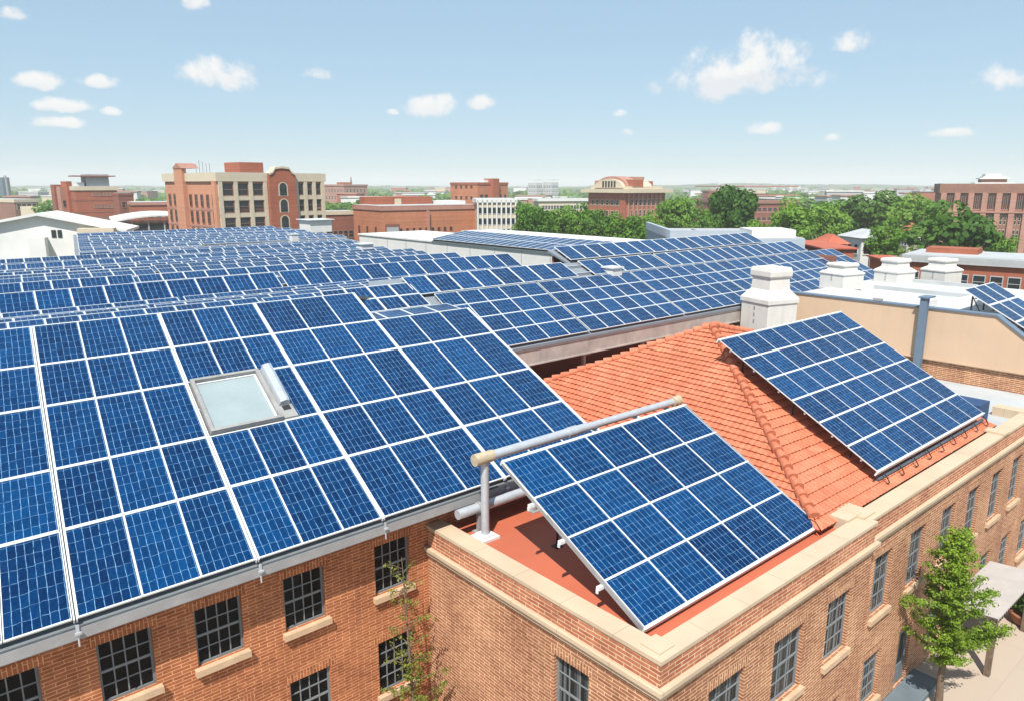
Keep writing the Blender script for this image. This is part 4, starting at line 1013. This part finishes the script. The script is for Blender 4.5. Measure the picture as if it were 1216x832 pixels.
# white gabled hall
hl_ = at(-70, 97); hr_ = at(137, 103)
dv = (hr_-hl_); rz_h = math.atan2(dv.y, dv.x); Lh = dv.length
t = thing('gabled_hall', 'low white gabled hall with two dark windows at the far left', 'building', (hl_.x,hl_.y,0), (0,0,rz_h))
mid_u = Lh*.52; eL, eR, rd = HORIZ(97,275), HORIZ(103,272.5), HORIZ(100,256)
prof = [(0,0),(Lh,0),(Lh,eR),(mid_u,rd),(0,eL)]
k = MB(); k.face([(x,0,z) for x, z in prof]); k.face([(x,9,z) for x, z in reversed(prof)]); k.face([(0,9,0),(0,0,0),(0,0,eL),(0,9,eL)]); k.face([(Lh,0,0),(Lh,9,0),(Lh,9,eR),(Lh,0,eR)]); k.local('wall', M['whiteroof'], t)
k = MB()
for (xa,za),(xb,zb_) in (((-.9,eL-.15),(mid_u,rd+.12)),((mid_u,rd+.12),(Lh+.9,eR-.25))): slab(k, [(xa,-.8,za+.2),(xb,-.8,zb_+.2),(xb,9.6,zb_+.2),(xa,9.6,za+.2)], .35)
k.local('roof', M['whiteroof'], t)
udir = dv.normalized()
def u_at(px):
    r_ = at(px, 1.0); n_ = Vector((-r_.y, r_.x)); u_ = -(hl_.dot(n_))/(udir.dot(n_)); return u_, (hl_+udir*u_).dot(FW)
for pa, pb in ((53.5,59),(61,66)):
    ua, da = u_at(pa); ub, _ = u_at(pb); k = MB(); k.box((ua,-.08,HORIZ(da,282.5)),(ub,-.01,HORIZ(da,273.5))); o = k.local('window', M['fpane'], t)
ua, da = u_at(90); ub, _ = u_at(133)
k = MB(); k.box((ua,-2.5,0),(ub,-.02,HORIZ(da-2.5,272.0))); an = k.local('annex', M['fcream'], t)
for q in range(3):
    k = MB(); u0_ = ua+(ub-ua)*(.18+.27*q); k.box((u0_,-2.56,HORIZ(da,281)),(u0_+(ub-ua)*.21,-2.51,HORIZ(da,275.5))); k.local('window', M['fpane'], an)
ua, da = u_at(28); ub, _ = u_at(48)
k = MB(); k.box((ua,-1.5,0),(ub,-.02,HORIZ(da,282))); k.local('lean_to', M['whiteroof'], t)
# pale curved roof
c_ = at(131, 138); t = thing('arena', 'low building with a pale curved roof and green glazing', 'building', (c_.x,c_.y,0), (0,0,R(-12)))
k = MB(); n_ = 14; Lc = 15.0; zt = HORIZ(138,256)
top_ = [(-.5+(Lc+1)*i/n_, zt-1.0+1.0*math.sin(math.pi*i/n_)) for i in range(n_+1)]
k.grid([[(x,-1,z-.3) for x, z in top_],[(x,-1,z) for x, z in top_],[(x,16,z+.2) for x, z in top_],[(x,16,z-.3) for x, z in top_]], 0, False); k.local('roof', M['whiteroof'], t)
k = MB(); k.box((0,0,0),(Lc,15,zt-1.6)); k.local('glazing', M['fpane'], t)
for i in range(6): k = MB(); k.box((i*2.7,-.15,0),(i*2.7+.25,0.0,zt-1.3)); k.local('mullion', M['fgrey'], t)
b = Far('glass_tower', 'blue glass office tower at the far left edge', 3, 620, R(35), 12, -14, 'fglass', HORIZ(620,211)); b.box('core', (b.Lx*.4,-.5,0), (b.Lx*.6,2,b.h+1.5), 'fgrey')
b = Far('stone_building', 'weathered brown low building at the far left under the tower', 14, 260, R(25), 42, -30, 'fb_brown', HORIZ(260,238)); b.roofline('fcream', .8, .2); b.wins('r', 4, 2, 8, 4, 1.5, 2)
b = Far('stone_building', 'pale flat roofed building left of the brick stair towers', 40, 240, R(30), 60, 20, 'fcream', HORIZ(240,246)); b.wins('r', 3, 2, 5, 4, 1.2, 2)
# far pink building
b = Far('brick_building', 'distant pinkish brick block with a spire right of the warehouse', 408, 430, R(35), 436, 384, 'fb_pink', HORIZ(430,220))
b.wins('r', 6, 5, 4, 4, 1.3, 2, frame='fcream'); b.wins('l', 6, 5, 4, 4, 1.3, 2, frame='fcream'); b.roofline('fb_pink', .6, .3); b.box('roof_plant', (1,2,b.h), (6,8,b.h+1.5), 'fb_red')
k = MB(); k.tube([(b.Lx*.45,3,b.h),(b.Lx*.45,3,b.h+4.5)], [.6,.2], 6); k.local('spire', M['fb_dark'], b.t)
# long brick block in the middle
b = Far('brick_building', 'long orange red brick block behind the solar rows, stair window near its left end', 452, 126, R(25), 566, 418, 'fb_orange', HORIZ(126,247))
b.roofline('fb_pink', .5, .15)
b.win('r', b.Lx*.03, 3.5, 2.6, 6.5, 'fb_dark', 'fgrey', 3); b.win('r', b.Lx*.86, 4.5, 2.8, 4.0, 'fcream', 'fpane', 1); b.win('r', b.Lx*.76, 6.2, 1.3, 1.6, 'fcream', 'fpane', 1)
b.wins('r', 9, 1, 8.6, 3, .5, .6, .15, .74, frame='fb_dark'); b.wins('r', 6, 1, 5.2, 3, .7, 1.2, .2, .74, frame='fb_dark'); b.wins('l', 3, 2, 4.5, 3.4, .7, 1.6, frame='fb_dark')
b.box('pier', (b.Lx*.45,-.5,0), (b.Lx*.47,-.001,b.h-.6), 'fb_pink'); b.box('upper_storey', (b.Lx*.12,7,b.h+.3), (b.Lx*.72,14,b.h+1.6), 'fb_red'); b.box('roof_plant', (b.Lx*.3,5,b.h+.3), (b.Lx*.33,6.5,b.h+1.3), 'fcream')
b.box('roof_plant', (b.Lx*.74,3,b.h+.3), (b.Lx*.97,9,b.h+.9), 'fwhite')
b = Far('brick_building', 'small dark brick block beside the right corner of the warehouse', 384, 135, R(20), 419, 375, 'fb_dark', HORIZ(135,253)); b.roofline('fcream', .4, .15); b.wins('r', 5, 2, 3.5, 3.5, 1.2, 1.4, frame='fb_pink')
b = Far('brick_building', 'square orange brick tower block in front of the tree line, centre', 567, 225, R(42), 603, 535, 'fb_orange', HORIZ(225,218))
b.roofline('fb_red', .4, .15); b.wins('l', 4, 6, 2.5, 3.2, .9, .9, .12, .88, frame='fb_dark'); b.wins('r', 2, 6, 2.5, 3.2, 1.3, 1.4, .05, .35, frame='fb_dark'); b.wins('r', 2, 6, 2.5, 3.2, 1.0, 1.4, .68, .98, frame='fb_pink')
b.box('stair_tower', (b.Lx*.42,-1.2,0), (b.Lx*.62,3,b.h+1.4), 'fb_red'); b.box('roof_plant', (b.Lx*.3,1,b.h), (b.Lx*.42,3,b.h+1.0), 'fwhite')
for i in range(5): b.win('r', b.Lx*.46, 3+i*3.1, b.Lx*.12, 1.8, 'fb_dark', 'fpane', 1)
b = Far('office_building', 'cream gridded office block at the right end of the long brick block', 567, 132, R(6), 612, 563, 'fcream', HORIZ(132,238))
for i in range(9): u = b.Lx*i/8-.12; b.box('pilaster', (u,-.3,0), (u+.24,-.001,b.h), 'fwhite')
b.wins('r', 8, 6, b.h-11.6, 1.85, .62, 1.15, 0, 1, frame='fgrey', bars=0); b.roofline('fwhite', .4, .3)
# twin grey towers and pale low block
for i, (px, pr_, pl_, py, lb) in enumerate(((637,644,627,217.5,'left of two distant pale grey towers, a narrow one, above the trees'),(655,663,645,217,'right and wider of two distant pale grey towers above the trees'))):
    b = Far('tower_block', lb, px, 720, R(45), pr_, pl_, 'fgrey', HORIZ(720,py)); b.bands([4*i_ for i_ in range(1,6)], 'fwhite', .8, .15)
    b.wins('r', 3, 4, 3, 4.5, 1.8, 2.6, frame='fwhite'); b.wins('l', 3, 4, 3, 4.5, 1.8, 2.6, frame='fwhite')
b = Far('office_building', 'low pale building with many windows behind the centre trees', 640, 310, R(15), 702, 634, 'fcream', HORIZ(310,237)); b.wins('r', 16, 3, 3, 3.5, 1.1, 1.6, frame='fwhite'); b.roofline('fwhite', .8, .6)
# domed red building
b = Far('domed_building', 'red brick hall with pale arched crown standing behind the centre trees', 746, 205, R(44), 790, 699, 'fb_red', HORIZ(205,229))
b.box('cornice', (-1.6,-1.6,b.h-.1), (b.Lx+1.6,b.Ly+1.6,b.h+.9), 'fcream'); b.box('attic', (.5,.5,b.h+.9), (b.Lx-.5,b.Ly-.5,b.h+1.6), 'fcream')
k = MB(); n_ = 14; cy_ = b.Ly*.5; rr = b.Ly*.36; arc = [(cy_+rr*math.cos(math.pi*i/n_), b.h+1.2+rr*.42*math.sin(math.pi*i/n_)) for i in range(n_+1)]
k.face([(.2,y_,z_) for y_, z_ in reversed(arc)]); k.face([(b.Lx*.8,y_,z_) for y_, z_ in arc]); k.grid([[(.2,y_,z_) for y_, z_ in arc],[(b.Lx*.8,y_,z_) for y_, z_ in arc]], 0, True); k.local('arched_crown', M['fcream'], b.t)
k = MB(); arc2 = [(cy_+(y_-cy_)*1.1, b.h+1.3+(z_-b.h-1.2)*1.25) for y_, z_ in arc]; k.face([(1.2,y_,z_) for y_, z_ in reversed(arc2)]); k.face([(b.Lx*.4,y_,z_) for y_, z_ in arc2]); k.grid([[(1.2,y_,z_) for y_, z_ in arc2],[(b.Lx*.4,y_,z_) for y_, z_ in arc2]], 0, True); k.local('red_vault', M['fb_pink'], b.t)
for j in range(5):
    k = MB(); k.box((.05,cy_-rr*.5+j*rr*.2,b.h+1.4),(.18,cy_-rr*.5+j*rr*.2+.6,b.h+1.3+rr*.3)); k.local('crown_window', M['fpane'], b.t)
b.box('roof_block', (b.Lx*.4,b.Ly*.25,b.h+1.6), (b.Lx*.95,b.Ly*.75,b.h+3.0), 'fb_red'); b.box('roof_block', (b.Lx*.48,b.Ly*.38,b.h+3.0), (b.Lx*.85,b.Ly*.62,b.h+4.2), 'fb_pink'); b.box('roof_block', (2,b.Ly*.02,b.h+1.6), (6,b.Ly*.2,b.h+3.4), 'fb_red'); b.box('roof_block', (2,b.Ly*.8,b.h+1.6), (6,b.Ly*.98,b.h+3.2), 'fb_pink')
b.wins('l', 7, 5, 2.0, 2.9, 1.3, 1.6, frame='fcream'); b.wins('r', 8, 5, 2.0, 2.9, .8, 1.9, frame='fcream')
for i in range(9): u = b.Lx*i/8.3; b.box('pilaster', (u,-.35,0), (u+.35,-.001,b.h-.1), 'fb_pink')
b.box('entrance_bay', (-.6,b.Ly*.02,0), (-.001,b.Ly*.16,b.h-.2), 'fb_red')
# far white skyline
random.seed(5)
sky_l = ['slim pale tower standing alone on the skyline left of the big tree', 'low white block first in the distant skyline cluster']
for i, (px, w_, py) in enumerate(((853.5,5,217),(889,8,224),(897,6,226),(907,10,226),(919,6,223),(928,9,224),(938,7,221.5),(947,8,222),(956,8,224),(965,6,226),(975,9,226),(990,12,230))):
    lb = 'slim pale tower standing alone on the skyline left of the biggest tree' if i == 0 else 'white block in the distant skyline cluster above the brick wall building'
    b = Far('tower_block', lb, px, 900+random.uniform(-60,120), R(40+random.uniform(-6,6)), px+w_*.55, px-w_*.5, 'fwhite', HORIZ(950,py), group=None if i == 0 else 'white blocks of the distant skyline')
    b.bands([5*q for q in range(1,4)], 'fgrey', 1.2, .1)
b = Far('brick_building', 'long red brick building half hidden behind the big round tree', 884, 235, R(30), 948, 826, 'fb_dark', HORIZ(235,239)); b.bands([i*2.6 for i in range(1,7)], 'fb_pink', .35, .08); b.roofline('fb_brown', .8, .4); b.wins('r', 9, 4, 2.5, 2.9, 1.5, 1.1, frame='fb_pink')
# brown block on the right
b = Far('brick_building', 'brown brick block with tall pilasters and a white tiered roof turret at right', 1119, 158, R(4), 1262, 1112, 'fb_brown', HORIZ(158,220))
b.roofline('fb_brown', 1.6, .35); nb = 8
for i in range(nb+1): u = (b.Lx-1.0)*i/nb; b.box('pilaster', (u,-.5,0), (u+1.0,-.001,b.h-1.6), 'fb_pink')
for i in range(nb):
    u = (b.Lx-1.0)*i/nb+1.05; wv = (b.Lx-1.0)/nb-1.1
    for q in range(4): b.win('r', u+wv*q/4+.03, b.h-5.0, wv/4-.1, 3.3, 'fb_pink', 'fpane', 0)
    for j in range(4):
        for q in range(2): b.win('r', u+wv*q/2+.1, b.h-7.9-j*2.75, wv/2-.3, 1.9, 'fcream', 'fpane', 1)
b.box('string_course', (-.05,-.6,b.h-5.5), (b.Lx,-.001,b.h-5.15), 'fb_pink')
b.box('turret_base', (b.Lx*.30,4,b.h), (b.Lx*.64,12,b.h+.5), 'fwhite'); b.box('turret', (b.Lx*.36,5,b.h+.5), (b.Lx*.58,11,b.h+1.2), 'fb_brown')
k = MB(); 
for z0_, z1_, i0, i1 in ((1.2,1.45,.34,.60),(1.45,1.75,.37,.57)): k.box((b.Lx*i0,4.6,b.h+z0_),(b.Lx*i1,11.4,b.h+z1_))
o = k.local('turret_cap', M['fwhite'], b.t); bevel(o,.25,2)
k = MB(); k.box((b.Lx*.39,5.2,b.h+1.76),(b.Lx*.53,10.8,b.h+2.25)); o = k.local('turret_dome', M['fwhite'], b.t); bevel(o,.4,3)
# annex with small windows
b = Far('brick_annex', 'low red brick annex with small windows and cluttered white roof behind the stacks', 1086, 66, R(-12), 1290, 1020, 'fb_red', HORIZ(66,305.5), Ly=7)
b.roofline('fgrey', .35, .3)
for i in range(9): b.win('r', b.Lx*(.02+.105*i), b.h-2.3, .95, 1.15, 'fgrey', 'fpane', 1)
b.box('roof_plant', (1,2.5,b.h+.3), (5,5,b.h+.75), 'fb_red'); 
for i in range(6): b.box('roof_vent', (9+i*2.4,3,b.h+.3), (10.7+i*2.4,5,b.h+.75), 'fwhite' if i % 2 else 'fgrey', .1)
# houses
def house(label, px, D, rz_, pxr, pxl, eave_py, ridge_py, wall, roof, group=None):
    b = Far('house', label, px, D, rz_, pxr, pxl, wall, HORIZ(D,eave_py), cat='house', group=group)
    k = MB(); rh = HORIZ(D,ridge_py)-HORIZ(D,eave_py); o = .4; Lx, Ly, h = b.Lx, b.Ly, b.h; m = min(Lx, Ly)*.5
    A = [(-o,-o,h),(Lx+o,-o,h),(Lx+o,Ly+o,h),(-o,Ly+o,h)]
    if Lx >= Ly: r0, r1 = (m*.9,Ly/2,h+rh),(Lx-m*.9,Ly/2,h+rh); k.face([A[0],A[1],r1,r0]); k.face([A[2],A[3],r0,r1]); k.face([A[3],A[0],r0]); k.face([A[1],A[2],r1])
    else: r0, r1 = (Lx/2,m*.9,h+rh),(Lx/2,Ly-m*.9,h+rh); k.face([A[0],A[1],r0]); k.face([A[1],A[2],r1,r0]); k.face([A[2],A[3],r1]); k.face([A[3],A[0],r0,r1])
    k.face(list(reversed(A))); k.local('roof', M[roof], b.t); b.wins('r', 3, 1, h-2.2, 3, 1.0, 1.4, frame='fwhite'); b.wins('l', 3, 1, h-2.2, 3, 1.0, 1.4, frame='fwhite')
    return b
house('cream house with a hipped red tiled roof beyond the solar hall', 990, 92, R(30), 1012, 972, 290, 279, 'fcream', 'redtile_far')
house('pale house with a light grey roof right of the red roofed house', 1030, 99, R(30), 1064, 1004, 283, 273.5, 'fwhite', 'greyroof')
house('house with a small orange roof peeking between two trees', 1085, 118, R(30), 1100, 1075, 276, 265, 'fcream', 'redtile_far')
b = Far('shed', 'flat red roofed shed in front of the red tiled house', 985, 80, R(20), 1022, 945, 'fb_red', HORIZ(78,298)); b.box('roof', (-.3,-.3,b.h), (b.Lx+.3,b.Ly+.3,b.h+.15), 'redtile_far')
b = Far('shed', 'flat roofed red brick shed behind the white stacks', 1062, 74, R(20), 1086, 1042, 'fb_red', HORIZ(74,310)); b.box('roof', (-.3,-.3,b.h), (b.Lx+.3,b.Ly+.3,b.h+.15), 'redtile_far')
# blue grey sheds beyond the hall
b = Far('shed', 'blue grey metal shed with a long parapet beyond the solar hall', 800, 80, R(10), 962, 770, 'fbluegrey', HORIZ(80,284))
b.box('parapet', (-.15,-.15,b.h), (b.Lx*.55,.25,b.h+.9), 'fbluegrey'); b.box('parapet', (-.15,.26,b.h), (.25,b.Ly,b.h+.9), 'fbluegrey'); b.box('roof', (.26,.26,b.h), (b.Lx,b.Ly,b.h+.1), 'fgrey'); b.box('roof_unit', (b.Lx*.22,2,b.h+.1), (b.Lx*.45,5,b.h+.8), 'fgrey', .15)
b.box('ledge', (b.Lx*.05,-1.2,b.h-.9), (b.Lx*.4,-.151,b.h-.6), 'fb_pink'); b.box('roof_hatch', (b.Lx*.62,1,b.h+.1), (b.Lx*.95,6,b.h+.9), 'whiteroof', .2)
b = Far('shed', 'low white shed roof left of the blue grey metal shed', 728, 84, R(15), 772, 722, 'fb_pink', HORIZ(84,291)); b.box('roof', (-.3,-.3,b.h), (b.Lx+.3,b.Ly+.3,b.h+.2), 'redtile_far')
# white walled block with the far slanted array
wb = thing('white_block', 'pale flat block with jointed panel walls carrying a slanted array', 'building', (60, 72, 0))
k = MB(); k.box((55,49,0),(66,97,9.35)); k.build('wall', M['fwhite'], wb)
k = MB(); k.box((54.85,48.85,9.36),(66.2,97.2,9.55)); k.build('roof', M['whiteroof'], wb)
k = MB(); k.box((60.6,50,9.55),(66,80,10.5)); o = k.build('roof_parapet', M['fwhite'], wb); bevel(o,.1,2)
for i in range(9):
    k = MB(); y_ = 52.5+i*4.6; k.box((54.96,y_,4),(54.998,y_+.12,9.35)); k.build('wall_joint', M['fgrey'], wb)
solar_array('distant slanted array of blue panels on the pale flat block', None, (54.6,78.5,9.75), R(9), R(-90), [1.28*i for i in range(21)], [0,2.7,5.4], 0.05, 0.05, .25, .4, (), 1)
k = MB(); k.box((54.9,52.2,9.56),(55.4,78.4,9.70)); o = k.build('array_kerb', M['dark'], wb)
for i in range(8): 
    k = MB(); k.box((59.3,53+i*3.4,9.556),(59.5,53.2+i*3.4,10.45)); k.build('array_prop', M['gutter'], wb)

# small clutter on the roofs
def clutter(label, x, y, z, w_, h_, mat='white'):
    t = thing('roof_vent', label, 'roof vent', (x,y,z)); mb = MB(); mb.box((x-w_/2,y-w_/2,z),(x+w_/2,y+w_/2,z+h_)); o = mb.build('housing', M[mat], t); bevel(o,.04,2)
    mb = MB(); mb.box((x-w_*.6,y-w_*.6,z+h_+.002),(x+w_*.6,y+w_*.6,z+h_+.08)); mb.build('lid', M['alu'], t)
clutter('small white box on the ridge of the hall roof between solar strips', 31.2, 27.5, qz(27.5)+.02, .75, .42)
p = P(345, 70); clutter('white vent box among the far panel rows left of centre', p[0], p[1], SZ, .6, 1.0)
p = P(372, 91); clutter('wide white plant box at the far end of the panel rows by the warehouse', p[0], p[1], SZ, 2.8, 1.4)
p = P(430, 60); clutter('white box at the right rim of the far panel rows', p[0], p[1], SZ, 1.0, .9)

# ------------------------------------------------------------------ trees
random.seed(11)
CR = []
for v in range(5):
    mb = MB()
    for c in range(34):
        d = Vector((random.gauss(0,1),random.gauss(0,1),random.gauss(0,.9))).normalized(); r = random.uniform(.35,.80)
        cr = random.uniform(.24,.36)
        leaves(mb, (d.x*r, d.y*r, d.z*r*.86), (cr,cr,cr*.75), 120, .125, .7, .72)
    for ax in range(3):
        lo_, hi_ = sorted(p[ax] for p in mb.v)[len(mb.v)//200], sorted(p[ax] for p in mb.v)[-len(mb.v)//200]
        mb.v = [tuple((p[q]-(lo_+hi_)/2)/((hi_-lo_)/2) if q == ax else p[q] for q in range(3)) for p in mb.v]
    CR.append(mb.mesh('crown', [M['leaf_far']]))
TR = MB(); TR.tube([(0,0,0),(0,0,.5),(.03,.02,1.0)], [.5,.36,.2], 8)
for a in range(5): TR.tube([(0,0,.7),(.9*math.cos(a*1.26),.9*math.sin(a*1.26),1.15)], [.2,.06], 6, 0, False)
TRM = TR.mesh('trunk', [M['bark']])
def tree(label, px, D, wpx, top_py, low=.28, group='trees between the city buildings', mat=None, flat=None):
    c = at(px, D); rad = wpx/FPX*D/2*1.02; zt = HORIZ(D, top_py); zb = max(zt-(flat or 2.1*rad*1.0), zt*low); hz = (zt-zb)/2
    t = thing('tree', label, 'tree', (c.x,c.y,0), (0,0,random.uniform(0,6.28)), group)
    link('trunk', TRM, t, (0,0,0), (0,0,0), (rad*.16,rad*.16,zb+hz*.8))
    me = random.choice(CR)
    if mat:
        me = me.copy(); me.materials.clear(); me.materials.append(M[mat])
    link('crown', me, t, (0,0,zb+hz), (0,0,random.uniform(0,6.28)), (rad,rad,hz))
TL = [
 ('mid green tree at the left end of the row before the domed hall', 632,112,46,244), ('round green tree second in the row before the domed hall', 664,118,44,246),
 ('dense green tree left of the domed hall', 690,114,46,243), ('dark green tree below the left face of the domed hall', 712,108,40,251),
 ('broad green tree below the corner of the domed hall', 740,104,46,254), ('small round tree below the right end of the domed hall', 770,108,36,252),
 ('low green tree right of the domed hall', 803,128,40,236), ('green tree left of the biggest tree', 828,134,44,240), ('small green tree at the foot of the biggest tree, left side', 846,116,34,256),
 ('tall round tree, tallest of the row, in front of the long brick building', 872,118,56,223), ('low bright bush tree right of the tallest tree', 905,112,40,262),
 ('large green tree hiding the right end of the long brick building', 948,116,54,238), ('broad tree behind the red roofed house', 985,128,50,240),
 ('wide dark tree crown behind the grey roofed house', 1030,150,76,229), ('green tree between the house roofs and the brown block', 1082,146,66,232),
 ('tree crown hugging the left side of the brown block', 1108,140,40,236), ('small pointed tree in front of the orange roofed house', 1060,86,38,264),
 ('big broad tree in front of the brown pilastered block', 1140,90,104,243), ('small round tree at the right edge below the brown block', 1199,86,32,277),
 ('tree left of the pink brick building', 380,330,30,240), ('low tree right of the pink brick building', 450,300,44,238), ('tree at the foot of the pink building, centre', 410,280,50,242),
 ('tree rising behind the white gabled hall', 60,230,40,240)]
for (lb, px, D, w_, py) in TL: tree(lb, px, D, w_, py, mat='leaf' if px in (1140, 712, 1030, 872) else None)
tree('little dark red leaved tree beside the grey roofed house', 1041, 88, 14, 288, .3, None, 'leaf_red')

# far wood, one mass
random.seed(3)
fm = MB(); cnt = 0
def fcrown(mb, x, y, z, r, h, n):
    for _ in range(n):
        d = Vector((random.gauss(0,1),random.gauss(0,1),abs(random.gauss(0,1))*.9-.15)).normalized()
        p = Vector((x+d.x*r, y+d.y*r, z+d.z*h)); nrm = (d+Vector((random.uniform(-.6,.6),random.uniform(-.6,.6),random.uniform(0,.8)))).normalized()
        u = nrm.orthogonal().normalized(); w_ = nrm.cross(u); s = r*random.uniform(.35,.6)
        mb.face([p-u*s, p-w_*s*.8, p+u*s, p+w_*s*.8])
for _ in range(1500):
    D = 300+1500*random.random()**1.5; px = random.uniform(-120, 1340)
    c = at(px, D); r = random.uniform(3.0,6.0)*(1+D/1800); z = random.uniform(4.5,8.5)
    fcrown(fm, c.x, c.y, z*.55, r, z*.55, 46 if D < 600 else 26)
o = fm.local('wood', M['leaf_far']); o['kind'] = 'stuff'
# small pale buildings in the wood
random.seed(9)
for i in range(120):
    D = 330+1000*random.random(); px = random.choice((random.uniform(390,700), random.uniform(790,1118), random.uniform(0,200), random.uniform(960,1118)))
    c = at(px, D); w_ = random.uniform(8,22); h_ = random.uniform(7,12.5)
    t = thing('city_building', 'small hazy building among the far trees', 'building', (c.x,c.y,0), (0,0,R(-45+random.uniform(-20,20))), 'hazy buildings in the far wood')
    mb = MB(); mb.box((0,0,0),(w_,w_*.6,h_)); mb.local('wall', M[random.choice(('fwhite','fcream','fb_pink','fb_red','fgrey','fwhite'))], t); mb = MB(); mb.box((-.4,-.4,h_+.01),(w_+.4,w_*.6+.4,h_+.6)); mb.local('roof', M[random.choice(('whiteroof','fgrey','fb_pink'))], t)
# hills on the horizon
hm = NT('hill_wood'); n1 = hm.noise(0.02, 8, 0.7); hm.fin(hm.mix(hm.ramp(n1,.35,.65),(0.035,0.075,0.035),(0.085,0.125,0.06)),0.9,0.1)
k = MB(); rws = []
NX = 240
for j, D in enumerate((1900,2050,2300,2700,3400)):
    row = []
    for i in range(NX+1):
        px = -260+1750*i/NX; c = at(px, D*(1+.0)); 
        base = 9+ (7 if px > 640 else 2)*max(0,math.sin((px-520)/300)) + 2*math.sin(px/61.)+1.5*math.sin(px/23.+1)+random.uniform(-1.5,1.5)
        row.append((c.x,c.y, 0 if j in (0,4) else base*(.6 if j == 1 else 1.0 if j == 2 else .8)))
    rws.append(row)
k.grid(rws, 0, False); structure(k.local('hills', hm.m))

# ------------------------------------------------------------------ air between here and the horizon
hz = MB(); hz.box((-3600,-300,-1.0),(5200,5200,62))
ho = hz.local('haze', bpy.data.materials.new('haze_air')); ho['kind'] = 'stuff'
hmat = ho.data.materials[0]; hmat.use_nodes = True; hn = hmat.node_tree; hn.nodes.clear()
pv = hn.nodes.new('ShaderNodeVolumePrincipled'); pv.inputs['Color'].default_value = (1.0,0.975,0.975,1); pv.inputs['Density'].default_value = 0.00036; pv.inputs['Anisotropy'].default_value = 0.0
hn.links.new(pv.outputs[0], hn.nodes.new('ShaderNodeOutputMaterial').inputs['Volume'])
